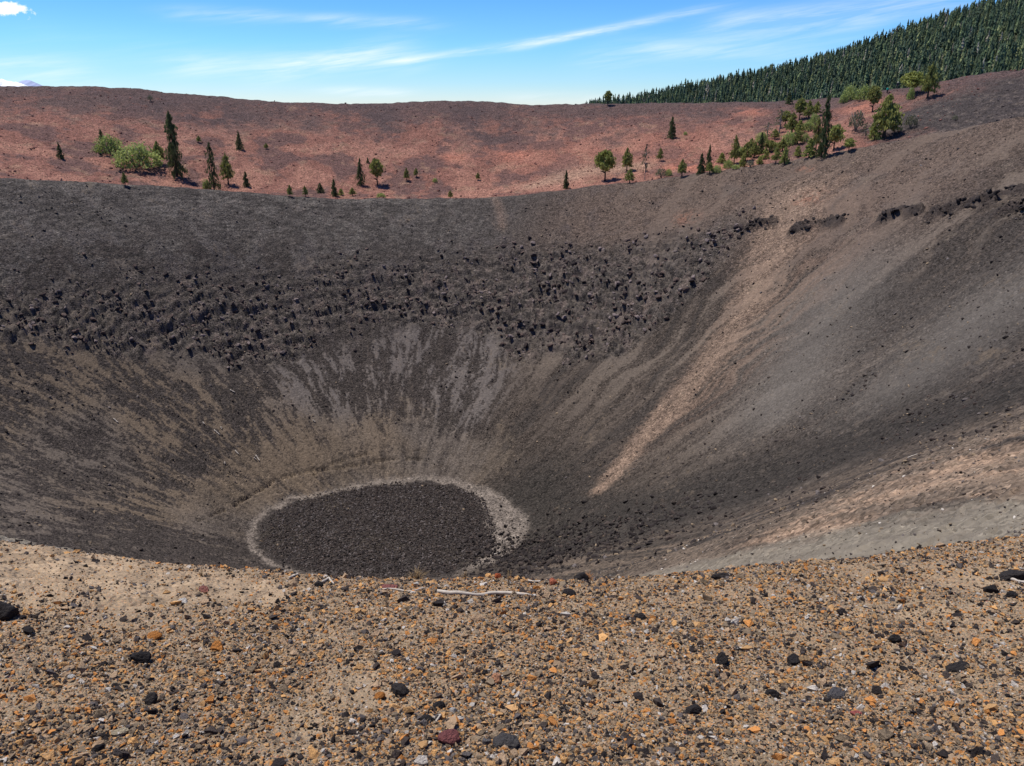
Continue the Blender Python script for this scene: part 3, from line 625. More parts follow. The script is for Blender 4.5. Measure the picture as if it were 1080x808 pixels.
# leaves are sized for the crown radius in x,y; squash their vertical extent to the taller z scale
TREES = [
 # kind, base x, base y, top y, width, name, label
 ('tall_fir', 187, 186, 118, 20, 'fir_tree', 'tallest dark fir, dense to the ground, beside the pale green thickets'),
 ('shrub', 115, 160, 144, 27, 'shrub', 'smaller round pale green thicket on the red slope, left of the larger one'),
 ('fir', 107, 146, 136, 7, 'fir_sapling', 'small dark sapling peeking out above the smaller pale green thicket'),
 ('shrub', 145, 176, 153, 45, 'shrub', 'largest spreading pale green thicket on the red slope'),
 ('pine', 168, 173, 149, 13, 'pine_tree', 'short green conifer between the largest thicket and the tallest dark fir'),
 ('spire', 226, 201, 150, 17, 'fir_tree', 'spindly open fir with bare lower trunk rising from the dark inner rim'),
 ('pine', 241, 194, 162, 14, 'pine_tree', 'thin pine with bare trunk just right of the spindly open fir'),
 ('fir', 260, 196, 181, 9, 'fir_sapling', 'small fir rightmost of the trio beside the spindly open fir'),
 ('fir', 253, 158, 139, 9, 'fir_tree', 'lone narrow dark fir halfway up the red slope with a short shadow'),
 ('pine', 210, 151, 143, 5, 'pine_sapling', 'tiny sapling on the red slope between tallest fir and lone narrow fir'),
 ('pine', 281, 157, 151, 5, 'pine_sapling', 'tiny sapling on the red slope right of the lone narrow fir'),
 ('fir', 64, 167, 150, 8, 'fir_tree', 'small dark fir standing alone at the far left of the red slope'),
 ('pine', 132, 195, 182, 7, 'pine_sapling', 'thin yellowish sapling at the dark rim below the pale green thickets'),
 ('grey_shrub', 159, 107, 100, 6, 'shrub', 'small greyish shrub alone high on the red slope below the skyline'),
 ('shrub', 218, 199, 190, 8, 'shrub', 'low green shrub at the foot of the spindly open fir'),
 ('tall_fir', 381, 195, 167, 10, 'fir_tree', 'narrow dark fir standing left of the bright rounded pine'),
 ('round_pine', 398, 194, 168, 15, 'pine_tree', 'bright green rounded pine with short trunk and black shadow, mid slope'),
 ('fir', 353, 208, 189, 9, 'fir_tree', 'dark young fir at the inner rim left of the narrow dark fir'),
 ('fir', 338, 203, 193, 10, 'fir_sapling', 'squat dark sapling left of the young fir at the inner rim'),
 ('pine', 306, 207, 195, 6, 'pine_sapling', 'leftmost of the tiny saplings lining the dark rim, mid picture'),
 ('pine', 322, 207, 196, 6, 'pine_sapling', 'second tiny sapling lining the dark rim, left of the squat one'),
 ('yellow_pine', 360, 207, 199, 7, 'pine_sapling', 'yellow green sapling touching the right side of the young fir'),
 ('pine', 372, 207, 198, 8, 'pine_sapling', 'green sapling at the dark rim below the narrow dark fir'),
 ('fir', 388, 172, 166, 4, 'fir_sapling', 'tiny dark sapling above and behind the narrow dark fir'),
 ('shrub', 402, 209, 204, 9, 'shrub', 'tiny flat green shrub on the rim below the bright rounded pine'),
 ('pine', 429, 190, 177, 6, 'pine_sapling', 'left one of two thin saplings right of the bright rounded pine'),
 ('pine', 439, 187, 177, 5, 'pine_sapling', 'right one of two thin saplings right of the bright rounded pine'),
 ('shrub', 459, 192, 188, 5, 'shrub', 'small dark shrub low on the red slope right of the two thin saplings'),
 ('pine', 475, 208, 201, 6, 'pine_sapling', 'tiny sapling at the rim just left of the pale footpath'),
 ('pine', 504, 189, 182, 5, 'pine_sapling', 'tiny sapling alone on the red slope above the pale footpath'),
 ('fir', 597, 199, 180, 8, 'fir_tree', 'narrow green fir on the rim left of the flat topped pine'),
 ('round_pine', 638, 190, 159, 20, 'pine_tree', 'yellow green flat topped pine on a long bare trunk'),
 ('pine', 661, 180, 156, 12, 'pine_tree', 'dense green pine just right of the flat topped pine'),
 ('pine', 664, 193, 178, 11, 'pine_tree', 'small pine in front of the dense green one right of the flat topped pine'),
 ('sparse_pine', 680, 190, 153, 9, 'pine_tree', 'nearly bare tall pine with a few tufts, mid slope'),
 ('pine', 696, 170, 156, 7, 'pine_tree', 'small two tiered pine right of the nearly bare tall pine'),
 ('grey_shrub', 697, 188, 177, 13, 'shrub', 'dark rounded shrub at the rim right of the nearly bare pine'),
 ('shrub', 705, 187, 179, 7, 'shrub', 'green shrub touching the dark rounded shrub at the rim'),
 ('pine', 719, 187, 168, 10, 'pine_tree', 'small olive pine on the orange soil left of the grove'),
 ('fir', 708, 146, 123, 11, 'fir_tree', 'solitary green fir high on the red slope, centre right'),
 ('shrub', 723, 142, 139, 4, 'shrub', 'tiny green shrub right of the solitary high fir'),
 ('fir', 739, 184, 162, 10, 'fir_tree', 'dark fir at the left tip of the grove, left of its twin'),
 ('fir', 747, 179, 153, 9, 'fir_tree', 'taller grey green fir at the left tip of the grove'),
 ('pine', 748, 185, 171, 9, 'pine_tree', 'low pine in front of the two firs at the left tip of the grove'),
 ('yellow_pine', 761, 171, 161, 10, 'pine_sapling', 'yellowish low pine between the left tip firs and the thin pine'),
 ('pine', 774, 173, 143, 10, 'pine_tree', 'thin tall pine near the left end of the grove with bare trunk'),
 ('pine', 786, 170, 151, 13, 'pine_tree', 'bushy pine right of the thin tall pine in the lower grove'),
 ('pine', 795, 166, 150, 12, 'pine_tree', 'bushy pine left of the darkest fir in the lower grove'),
 ('fir', 802, 162, 140, 11, 'fir_tree', 'darkest fir in the middle of the lower grove'),
 ('round_pine', 811, 161, 148, 12, 'pine_tree', 'rounded green pine right of the darkest fir in the lower grove'),
 ('shrub', 776, 180, 174, 8, 'shrub', 'bright small green shrub at the rim under the thin tall pine'),
 ('grey_shrub', 791, 178, 169, 9, 'shrub', 'olive shrub at the rim below the bushy pines'),
 ('yellow_pine', 801, 174, 165, 9, 'pine_sapling', 'yellowish sapling at the rim between olive shrub and upright twin pines'),
 ('pine', 818, 173, 155, 10, 'pine_tree', 'left of the upright twin pines at the rim in mid grove'),
 ('yellow_pine', 827, 174, 155, 11, 'pine_tree', 'right of the upright twin pines at the rim in mid grove'),
 ('sparse_pine', 809, 146, 129, 14, 'pine_tree', 'thin greyish pine at the upper left edge of the grove'),
 ('sparse_pine', 822, 139, 115, 13, 'pine_tree', 'grey half bare pine leaning over the shadowed upper grove'),
 ('pine', 817, 147, 136, 9, 'pine_sapling', 'small green pine under the grey half bare pine'),
 ('pine', 835, 141, 119, 14, 'pine_tree', 'full green pine in mid grove right of the grey half bare pine'),
 ('round_pine', 843, 126, 104, 12, 'pine_tree', 'dark round topped pine at the top of the grove'),
 ('pine', 852, 126, 106, 11, 'pine_tree', 'lighter pine right of the dark round topped one'),
 ('pine', 861, 123, 107, 9, 'pine_tree', 'slender pine left of the tall dark spire at grove top'),
 ('shrub', 858, 131, 121, 9, 'shrub', 'dark green shrub below the slender pine near the tall spire'),
 ('fir', 832, 110, 97, 8, 'fir_tree', 'small black green fir alone on the skyline trail'),
 ('shrub', 832, 154, 140, 15, 'shrub', 'wide green shrub in the middle of the grove'),
 ('pine', 841, 153, 137, 10, 'pine_tree', 'green pine growing out of the wide green shrub'),
 ('shrub', 849, 150, 141, 8, 'shrub', 'narrow green shrub right of the wide green one in the grove'),
 ('yellow_pine', 853, 167, 146, 14, 'pine_tree', 'bright yellow green bushy pine at the rim left of the tall spire'),
 ('tall_fir', 866, 166, 101, 16, 'fir_tree', 'tall dark spire on a bare trunk, tallest of the grove'),
 ('pine', 860, 160, 124, 11, 'pine_tree', 'lighter green pine pressed against the left of the tall dark spire'),
 ('round_pine', 879, 159, 132, 16, 'pine_tree', 'slim trunked pine with open crown right of the tall dark spire'),
 ('round_pine', 895, 160, 146, 11, 'pine_tree', 'small round headed pine at the rim on the right'),
 ('grey_shrub', 902, 140, 116, 17, 'shrub', 'tall grey green half bare bush with many stems'),
 ('sparse_pine', 912, 147, 129, 8, 'pine_tree', 'thin olive pine between the half bare bush and the broad pine'),
 ('pine', 932, 145, 100, 29, 'pine_tree', 'broadest green pine, conical, right end of the grove'),
 ('round_pine', 920, 117, 91, 14, 'pine_tree', 'dark pine with forked trunk above the broadest pine'),
 ('shrub', 895, 106, 91, 14, 'shrub', 'left of two bright green bushes on the upper rim'),
 ('shrub', 911, 105, 91, 16, 'shrub', 'right of two bright green bushes on the upper rim'),
 ('shrub', 889, 109, 100, 8, 'shrub', 'low bright bush at the foot of the two on the upper rim'),
 ('round_pine', 961, 101, 76, 24, 'pine_tree', 'spreading green pine on the rim right of the hikers'),
 ('shrub', 960, 105, 93, 7, 'shrub', 'vivid green bush at the foot of the spreading rim pine'),
 ('pine', 978, 104, 66, 17, 'pine_tree', 'tall lone pine on the right with dark oval shadow'),
 ('grey_shrub', 960, 135, 120, 13, 'shrub', 'pale twiggy bush on the dark rocky slope at right'),
 ('grey_shrub', 1007, 127, 121, 6, 'shrub', 'small pale bush far right on the dark rocky slope'),
 ('yellow_pine', 783, 176, 163, 9, 'pine_sapling', 'yellow green sapling just left of the olive shrub at the rim'),
 ('shrub', 768, 177, 169, 10, 'shrub', 'green shrub between the twin tip firs and the bright small shrub'),
 ('shrub', 780, 165, 155, 12, 'shrub', 'green shrub filling the gap behind the thin tall pine'),
 ('pine', 792, 160, 146, 11, 'pine_tree', 'pine behind the bushy pines of the lower grove'),
 ('yellow_pine', 807, 168, 156, 10, 'pine_tree', 'yellow green pine in front of the darkest fir'),
 ('shrub', 817, 159, 151, 11, 'shrub', 'rounded shrub behind the upright twin pines'),
 ('pine', 825, 160, 146, 11, 'pine_tree', 'pine between the wide green shrub and the rounded pine'),
 ('shrub', 803, 149, 140, 12, 'shrub', 'shrub below the thin greyish pine at the grove edge'),
 ('round_pine', 828, 133, 117, 11, 'pine_tree', 'pine filling the shaded middle of the upper grove'),
 ('yellow_pine', 843, 141, 127, 12, 'pine_tree', 'yellow green pine below the two pines at the grove top'),
 ('shrub', 852, 137, 128, 12, 'shrub', 'spreading shrub below the lighter pine at grove top'),
 ('yellow_pine', 841, 166, 154, 10, 'pine_sapling', 'yellow green sapling between twin pines and the bright bushy pine'),
 ('grey_shrub', 872, 150, 139, 11, 'shrub', 'greyish shrub tucked behind the tall dark spire on its right'),
 ('shrub', 885, 148, 140, 9, 'shrub', 'small green shrub left of the tall half bare bush'),
 ('yellow_pine', 922, 148, 123, 15, 'pine_tree', 'yellow green pine leaning on the left of the broadest pine'),
 ('shrub', 756, 183, 175, 9, 'shrub', 'low shrub right of the firs at the left tip of the grove'),
 ('round_pine', 641, 109, 96, 9, 'pine_tree', 'dark round pine on the skyline where the forest begins'),
]
rt_ = random.Random(4)
def zscale_leaves(kind): return 1
xs = [r[1] for r in TREES]; ys = [r[2] for r in TREES]
bx, by, bd = raycast(xs, ys)
bz = full_h(bx, by)
used = {}
for i, (kind, px, py, ty, wpx, nm, lab) in enumerate(TREES):
    if bd[i] > 400:                       # base just over the crest: stand it on the crest line
        bx_, by_, bd_ = raycast([px], [py + 2.5]); bx[i], by[i], bd[i] = bx_[0], by_[0], bd_[0]; bz[i] = full_h(bx_, by_)[0]
    Yd = by[i]; top = at(px, ty, Yd)[2]; Ht = max(0.8, top - bz[i]); f = Yd * math.cos(PITCH) - bz[i] * math.sin(PITCH); R = wpx / FPX * f / 2
    var = used.get(kind, 0) % 3; used[kind] = used.get(kind, 0) + 1
    if kind == 'round_pine' and lab.split()[0] in ('yellow', 'small', 'slim'): var = 1
    cm, tm = proto(kind, var)
    R *= 1.04 if px > 730 else 1.0; e = empty(nm, (bx[i], by[i], bz[i])); e.rotation_euler = (0, 0, rt_.uniform(0, 6.28)); e.scale = (R, R, Ht)
    tag(e, lab, 'shrub' if 'shrub' in nm else 'tree')
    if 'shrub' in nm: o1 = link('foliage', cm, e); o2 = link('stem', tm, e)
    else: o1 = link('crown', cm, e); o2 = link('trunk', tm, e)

# ------------------------------------------------------------------ the forest on the hill behind
def lowtree(rng, detail):
    """conifer of height 1: ragged skirts of needles, radius ~0.17"""
    V, T, tone = [], [], []; lv = 6 + detail; sg = 7 + detail
    for i in range(lv):
        z0 = .06 + .86 * i / lv; z1 = z0 + .26 * (1 - .35 * i / lv); R = .165 * (1 - i / lv) ** .72 + .012; off = rng.normal(size=2) * .012; o = len(V)
        V.append((off[0], off[1], min(z1, 1.0))); tone.append(.7); ph = rng.uniform(0, 6)
        for k in range(sg):
            a = ph + 2 * math.pi * k / sg; r = R * rng.uniform(.55, 1.25); V.append((off[0] + r * math.cos(a), off[1] + r * math.sin(a), z0 + rng.uniform(-.05, .04))); tone.append(rng.uniform(0, .6))
        for k in range(sg):
            if rng.uniform() < .9: T.append((o, o + 1 + k, o + 1 + (k + 1) % sg))
    s = 5; o = len(V)
    for k in range(s): V.append((.012 * math.cos(k * 1.256), .012 * math.sin(k * 1.256), -.05)); tone.append(0)
    V.append((0, 0, .5)); tone.append(0)
    for k in range(s): T.append((o + k, o + (k + 1) % s, o + s))
    return np.array(V), np.array(T), np.array(tone)
m_for, q, bs = newmat('forest_needles'); a = attr(q, 'leaf').outputs['Fac']; tn_ = attr(q, 'Col').outputs['Color']
kk = q.m('ADD', q.m('MULTIPLY', a, 1.0), 0.55); vm = q.node('ShaderNodeVectorMath', operation='SCALE'); q.l.new(tn_, vm.inputs[0]); q.l.new(kk, vm.inputs['Scale'])
q.l.new(vm.outputs[0], bs.inputs['Base Color']); bs.inputs['Roughness'].default_value = .8
rng = np.random.RandomState(12)
pts = []
for rr_ in range(12500):
    a = math.radians(rng.uniform(2.2, 40)); d = math.sqrt(rng.uniform(760 ** 2, 1640 ** 2)); pts.append((a, d))
pts = np.array(pts); fx = np.sin(pts[:, 0]) * pts[:, 1]; fy = np.cos(pts[:, 0]) * pts[:, 1]; fz = base_h(fx, fy)
hgt = rng.uniform(10, 21, len(fx)) * rng.uniform(.85, 1.2, len(fx)) * np.where(rng.uniform(size=len(fx)) < .05, 1.2, 1); wid = rng.uniform(.75, 1.35, len(fx)) * .92
# keep the trees that stand clear of the crater rim as seen from the rim walk
rimx = np.linspace(600, 1160, 60); rimy = np.interp(rimx, [600, 620, 850, 900, 960, 1020, 1080, 1160], [106, 106, 102, 98, 89, 82, 75, 66])
rim_az = np.array([px_dir(a, b)[0] for a, b in zip(rimx, rimy)]); rim_el = np.array([px_dir(a, b)[1] for a, b in zip(rimx, rimy)])
vis = (fz + hgt) / np.hypot(fx, fy) > np.tan(np.interp(pts[:, 0], rim_az, rim_el)) - .004
fx, fy, fz, hgt, wid, pd = fx[vis], fy[vis], fz[vis], hgt[vis], wid[vis], pts[vis, 1]
basec = 2.15 * np.array([[.030, .044, .026], [.040, .056, .027], [.054, .068, .030], [.034, .048, .030], [.082, .090, .038], [.13, .115, .085]])
protos = [lowtree(np.random.RandomState(50 + k), 0) for k in range(6)]
ci = rng.choice(6, len(fx), p=[.27, .24, .20, .15, .10, .04])
infr = pts[vis, 0] < math.radians(34.5)
order = np.argsort(np.where(infr, pd, 9e9)); ind = set(order[:300].tolist())
# 300 nearest as single objects
FM = []
for k in range(6):
    for c_ in range(5):
        v, t_, tone = lowtree(np.random.RandomState(90 + k), 2); mt = mesh_np('forest_conifer', v, None, t_, False); setf(mt, 'leaf', tone)
        setcol(mt, np.tile(basec[c_], (len(v), 1))); mt.materials.append(m_for); FM.append(mt)
for i in order[:300]:
    o = link('forest_conifer', FM[(i % 6) * 5 + min(ci[i], 4)]); o.location = (fx[i], fy[i], fz[i]); o.scale = (hgt[i] * wid[i], hgt[i] * wid[i], hgt[i]); o.rotation_euler = (0, 0, i * 1.7)
    tag(o, 'dark conifer in the front rows of the dense forest beyond the crater rim', 'tree', 'conifers in the front rows of the forest')
Vs, Ts, Ls, Cs, o_ = [], [], [], [], 0
for i in range(len(fx)):
    if i in ind: continue
    v, t_, tone = protos[i % 6]; a = i * 2.1; ca_, sa_ = math.cos(a), math.sin(a); w_ = hgt[i] * wid[i]
    vv = np.stack([(v[:, 0] * ca_ - v[:, 1] * sa_) * w_ + fx[i], (v[:, 0] * sa_ + v[:, 1] * ca_) * w_ + fy[i], v[:, 2] * hgt[i] + fz[i]], 1)
    Vs.append(vv); Ts.append(t_ + o_); Ls.append(tone); Cs.append(np.tile(basec[ci[i]] * rng.uniform(.62, 1.45), (len(v), 1))); o_ += len(v)
mf = mesh_np('forest', np.concatenate(Vs), None, np.concatenate(Ts), False); setf(mf, 'leaf', np.concatenate(Ls)); setcol(mf, np.concatenate(Cs)); mf.materials.append(m_for)
tag(link('forest', mf), 'dense dark conifer forest covering the hill up to its skyline', 'forest', kind='stuff')

# ------------------------------------------------------------------ far snowy mountains, top left
def far_mountain(name, prof, Yd, col_, seed, z0):
    """a ridge with real depth; prof = list of pixel x, pixel y of the skyline"""
    rng = np.random.RandomState(seed); px = np.arange(prof[0][0], prof[-1][0] + .1, 1.5); py = np.interp(px, [p[0] for p in prof], [p[1] for p in prof]) + rng.normal(size=len(px)) * .25
    V = []; rows = 9; half = rows // 2
    for k in range(rows):
        g = (1 - abs(k - half) / half); yd = Yd * (1 + (k - half) * .035)
        for x, y in zip(px, py):
            p = at(x, y, Yd); h = z0 + (p[2] - z0) * g ** .8 + rng.normal() * 18 * g * (k != half); V.append((p[0] * (1 + (k - half) * .004), yd, h))
    n = len(px); Q = np.array([(r * n + i, r * n + i + 1, (r + 1) * n + i + 1, (r + 1) * n + i) for r in range(rows - 1) for i in range(n - 1)])
    me = mesh_np(name, np.array(V), Q); me.materials.append(col_); o = link(name, me); o['kind'] = 'structure'; return o
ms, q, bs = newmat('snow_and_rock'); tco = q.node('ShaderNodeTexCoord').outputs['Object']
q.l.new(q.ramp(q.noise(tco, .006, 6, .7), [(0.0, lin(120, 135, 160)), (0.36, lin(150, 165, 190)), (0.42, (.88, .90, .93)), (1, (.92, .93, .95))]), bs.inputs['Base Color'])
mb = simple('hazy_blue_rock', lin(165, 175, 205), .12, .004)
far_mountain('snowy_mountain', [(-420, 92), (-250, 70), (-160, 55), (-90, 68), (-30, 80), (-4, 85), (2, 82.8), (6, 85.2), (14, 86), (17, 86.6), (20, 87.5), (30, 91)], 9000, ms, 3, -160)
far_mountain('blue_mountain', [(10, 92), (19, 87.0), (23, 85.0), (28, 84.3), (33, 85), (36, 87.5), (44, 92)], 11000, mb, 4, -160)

# ------------------------------------------------------------------ stones (geometry nodes on a cloud of points)
def stone_group(name, mat, sub=1, variants=6, flat=(1, .8, .62), rough=.42):
    ng = bpy.data.node_groups.new(name, 'GeometryNodeTree')
    ng.interface.new_socket('Geometry', in_out='INPUT', socket_type='NodeSocketGeometry'); ng.interface.new_socket('Geometry', in_out='OUTPUT', socket_type='NodeSocketGeometry')
    N = ng.nodes; L = ng.links; gi = N.new('NodeGroupInput'); go = N.new('NodeGroupOutput'); jn = N.new('GeometryNodeJoinGeometry')
    for k in range(variants):
        ic = N.new('GeometryNodeMeshIcoSphere'); ic.inputs['Radius'].default_value = 1; ic.inputs['Subdivisions'].default_value = sub
        sp_ = N.new('GeometryNodeSetPosition'); rv = N.new('FunctionNodeRandomValue'); rv.data_type = 'FLOAT_VECTOR'; rv.inputs[0].default_value = (-rough,) * 3; rv.inputs[1].default_value = (rough,) * 3
        [i for i in rv.inputs if i.name == 'Seed'][0].default_value = k + 3 * sub
        L.new(ic.outputs[0], sp_.inputs['Geometry']); L.new(rv.outputs[0], sp_.inputs['Offset'])
        hu = N.new('GeometryNodeConvexHull'); L.new(sp_.outputs[0], hu.inputs[0])
        tf = N.new('GeometryNodeTransform'); L.new(hu.outputs[0], tf.inputs['Geometry']); tf.inputs['Scale'].default_value = (flat[0], flat[1] * (1.1 - .09 * k), flat[2] * (.8 + .09 * k)); sp_ = tf
        ss = N.new('GeometryNodeSetShadeSmooth'); ss.inputs['Shade Smooth'].default_value = False; L.new(sp_.outputs[0], ss.inputs[0])
        sm = N.new('GeometryNodeSetMaterial'); sm.inputs['Material'].default_value = mat; L.new(ss.outputs[0], sm.inputs[0])
        gn = N.new('GeometryNodeGeometryToInstance'); L.new(sm.outputs[0], gn.inputs[0]); L.new(gn.outputs[0], jn.inputs[0])
    ip = N.new('GeometryNodeInstanceOnPoints'); L.new(gi.outputs[0], ip.inputs['Points']); L.new(jn.outputs[0], ip.inputs['Instance']); ip.inputs['Pick Instance'].default_value = True
    def na(nm_, ty, sock):
        n = N.new('GeometryNodeInputNamedAttribute'); n.data_type = ty; n.inputs[0].default_value = nm_; L.new(n.outputs[0], sock)
    na('pick', 'INT', ip.inputs['Instance Index']); na('rot', 'FLOAT_VECTOR', ip.inputs['Rotation']); na('scl', 'FLOAT', ip.inputs['Scale'])
    L.new(ip.outputs[0], go.inputs[0]); return ng
def scatter(name, ng, P, size, cols, rng, label, cat):
    me = bpy.data.meshes.new(name); n = len(P); me.vertices.add(n); me.vertices.foreach_set('co', np.asarray(P, np.float32).ravel())
    a = me.attributes.new('scl', 'FLOAT', 'POINT'); a.data.foreach_set('value', np.asarray(size, np.float32))
    a = me.attributes.new('rot', 'FLOAT_VECTOR', 'POINT'); rt = np.stack([rng.normal(size=n) * .45, rng.normal(size=n) * .45, rng.uniform(0, 6.28, n)], 1); a.data.foreach_set('vector', rt.astype(np.float32).ravel())
    a = me.attributes.new('pick', 'INT', 'POINT'); a.data.foreach_set('value', rng.randint(0, 6, n).astype(np.int32))
    setcol(me, cols, 'tint'); me.update()
    o = link(name, me); md = o.modifiers.new('stones', 'NODES'); md.node_group = ng; return tag(o, label, cat, kind='stuff')
def stone_mat(name, ns):
    m, q, bs = newmat(name); c = attr(q, 'tint', 'INSTANCER').outputs['Color']; tcx = q.node('ShaderNodeTexCoord').outputs['Object']
    n = q.noise(tcx, ns, 4, .7); k = q.m('ADD', q.m('MULTIPLY', q.m('SUBTRACT', n, .5), 1.3), 1.0)
    vm = q.node('ShaderNodeVectorMath', operation='SCALE'); q.l.new(c, vm.inputs[0]); q.l.new(k, vm.inputs['Scale']); q.l.new(vm.outputs[0], bs.inputs['Base Color'])
    bp = q.node('ShaderNodeBump'); bp.inputs['Strength'].default_value = .6; bp.inputs['Distance'].default_value = .1; q.l.new(n, bp.inputs['Height']); q.l.new(bp.outputs[0], bs.inputs['Normal']); return m
M_GR = stone_mat('gravel_stone', 2.5); M_BO = stone_mat('scoria_boulder', 2.0)
NG1 = stone_group('gravel_stones', M_GR, 1, 6, (1.1, .85, .62), .62); NG2 = stone_group('scoria_boulders', M_BO, 2, 6, (1.1, .8, .6), .55)
pal = np.array([C(54, 48, 46), C(78, 68, 62), C(140, 122, 100), C(178, 150, 120), C(200, 156, 106), C(208, 142, 80), C(222, 170, 110), C(205, 195, 182), C(146, 98, 84), C(104, 96, 92)])
palp = np.array([.15, .12, .17, .17, .12, .08, .06, .05, .0, .08])
rng = np.random.RandomState(5)
def near_points(n, dlo, dhi):
    # a bit wider than the view so that a step aside still finds stones
    a = rng.uniform(-math.radians(50), math.radians(50), n); d = np.exp(rng.uniform(math.log(dlo), math.log(dhi), n)); return np.sin(a) * d, np.cos(a) * d
def ok_near(x, y, p=1.0):
    b = base_h(x, y); N_ = -1.6 - .33 * y + .026 * x * x / (1 + x * x / 260); return np.abs(b - N_) < .35
PX, PS, PC = [], [], []
for n, lo, hi, s0, s1, pw in [(270000, 1.5, 9.5, .0026, .0062, 1.0), (62000, 1.5, 10, .006, .0135, 1.8), (3600, 1.6, 10, .013, .025, 2.4), (90, 1.9, 9, .024, .036, 2.0)]:
    x, y = near_points(n, lo, hi); cl = fbm(x / .8, y / .8, 4, 51); du = np.clip(sst(3.3, 4.5, y - .12 * x + .5 * cl) * (1 - sst(-3.0, -.5, x)) + .7 * sst(.15, .45, fbm(x / 1.3, y / 1.3, 3, 52)), 0, 1)
    dens = 1 - .86 * du; clump = sst(-.5, .25, fbm(x / .45, y / .45, 3, 61)); dens = dens * (.35 + .65 * clump)
    s = ok_near(x, y) & (rng.uniform(size=n) < dens); x, y = x[s], y[s]
    size = s0 + (s1 - s0) * rng.uniform(size=len(x)) ** pw; size = size * (1 + .10 * (np.hypot(x, y) - 3).clip(0))
    z = full_h(x, y) + size * .25; PX.append(np.stack([x, y, z], 1)); PS.append(size)
    k = rng.choice(10, len(x), p=palp if s0 < .014 else np.array([.24, .20, .16, .12, .09, .05, .04, .02, .01, .07])); PC.append(pal[k] * rng.uniform(.75, 1.2, (len(x), 1)))
scatter('gravel', NG1, np.concatenate(PX), np.concatenate(PS), np.concatenate(PC), rng, 'loose orange, tan and dark cinder gravel covering the near rim', 'gravel')
# scree and blocks inside the crater
PX, PS, PC = [], [], []
def crater_points(n, dlo, dhi, amax=42):
    a = np.arctan(rng.uniform(-math.tan(math.radians(amax)), math.tan(math.radians(amax)), n)); d = rng.uniform(dlo, dhi, n); return np.sin(a) * d, np.cos(a) * d
def addb(x, y, size, cc_, sink=.25):
    z = full_h(x, y) + size * sink; PX.append(np.stack([x, y, z], 1)); PS.append(size); PC.append(cc_)
x, y = crater_points(150000, 95, 205); th, r = polar(x, y); b = band(th, r, x, y) * (.3 + .7 * sst(-.2, .3, fbm(x / 5, y / 5, 3, 71))); s = rng.uniform(size=len(x)) < b; x, y = x[s], y[s]
size = .06 + .36 * rng.uniform(size=len(x)) ** 7 * np.where(x > -5, 1.3, 1); addb(x, y, size, pal[rng.choice([0, 1, 1, 9], len(x))] * rng.uniform(1.0, 1.6, (len(x), 1)) * np.array([[1.05, .98, .98]]))
x, y = crater_points(60000, 55, 200); th, r = polar(x, y); rcx = tlook(T_cr, th); s = (r < rcx - 1) & (rng.uniform(size=len(x)) < .12 + .5 * sst(.1, .5, fbm(x / 10, y / 10, 3, 72))); x, y = x[s], y[s]
size = .06 + .16 * rng.uniform(size=len(x)) ** 5; addb(x, y, size, pal[rng.choice([0, 0, 1, 1, 2, 9], len(x))] * rng.uniform(.6, 1.2, (len(x), 1)))
x, y = crater_points(17000, 105, 300); th, r = polar(x, y); rcx = tlook(T_cr, th); rox = tlook(T_or, th); s = (r > rcx + 1) & (r < rox - 2) & (rng.uniform(size=len(x)) < .45); x, y = x[s], y[s]; th = th[s]
size = .10 + .22 * rng.uniform(size=len(x)) ** 4; dk_ = (th < 34)[:, None]; addb(x, y, size, np.where(dk_, C(80, 70, 66), C(128, 88, 78)) * rng.uniform(.7, 1.3, (len(x), 1)))
# dark cobbles on the crater floor and the spill of blocks at its right edge
n = 26000; a = rng.uniform(0, 6.283, n); rr_ = np.sqrt(rng.uniform(0, 1, n)) * (1 - .10 * rng.uniform(size=n) ** 3 * 0 + .05 * np.sin(a * 3 + 1) * 0 + .05 * rng.normal(size=n)); x = CX + np.cos(a) * rr_ * 19.1; y = CY + np.sin(a) * rr_ * 13.9
tq, rq_ = polar(x, y); tq = np.where(tq > 180, tq - 360, tq); dd_ = -(rq_ - floor_r(tq)) - 1.3 - 5.0 * np.exp(-((tq - 2) / 34) ** 2) + .8 * fbm(x / 2, y / 2, 2, 60); k_ = (dd_ > 0) | (rng.uniform(size=n) < .04); x, y = x[k_], y[k_]; n = len(x)
size = .05 + .11 * rng.uniform(size=n) ** 3; addb(x, y, size, pal[rng.choice([0, 0, 1, 1, 9], n)] * rng.uniform(.6, 1.2, (n, 1)))
fx_, fy_, _ = raycast([528, 556, 600, 545], [583, 582, 584, 572], None, 75)
for j, (nn, sg_) in enumerate([(260, 3.0), (900, 4.5), (1600, 8.0), (60, 4.0)]):
    x = fx_[j] + rng.normal(size=nn) * sg_; y = fy_[j] + rng.normal(size=nn) * sg_ * .8; size = .07 + .26 * rng.uniform(size=nn) ** 4; addb(x, y, size, pal[rng.choice([0, 0, 0, 1], nn)] * rng.uniform(.6, 1.1, (nn, 1)))
for P in LEDGEW:
    for rep in range(22):
        i = rng.randint(0, len(P) - 1); f = rng.uniform(); c_ = P[i] + (P[i + 1] - P[i]) * f + rng.normal(size=2) * .9; addb(np.array([c_[0]]), np.array([c_[1]]), np.array([rng.uniform(.1, .4)]), pal[[0]] * 1.0)
# pebbles on the grey fines just below the lip
x, y = crater_points(12000, 6, 60, 46); s = ~ok_near(x, y) & (polar(x, y)[1] < 101); x, y = x[s], y[s]; size = (.005 + .016 * rng.uniform(size=len(x)) ** 4) * (1 + np.hypot(x, y) / 14); addb(x, y, size, pal[rng.choice([0, 1, 2, 9, 7], len(x), p=[.3, .25, .2, .2, .05])])
scatter('scree', NG2, np.concatenate(PX), np.concatenate(PS), np.concatenate(PC), rng, 'dark scoria blocks and scree strewn over the crater walls and floor', 'scree')

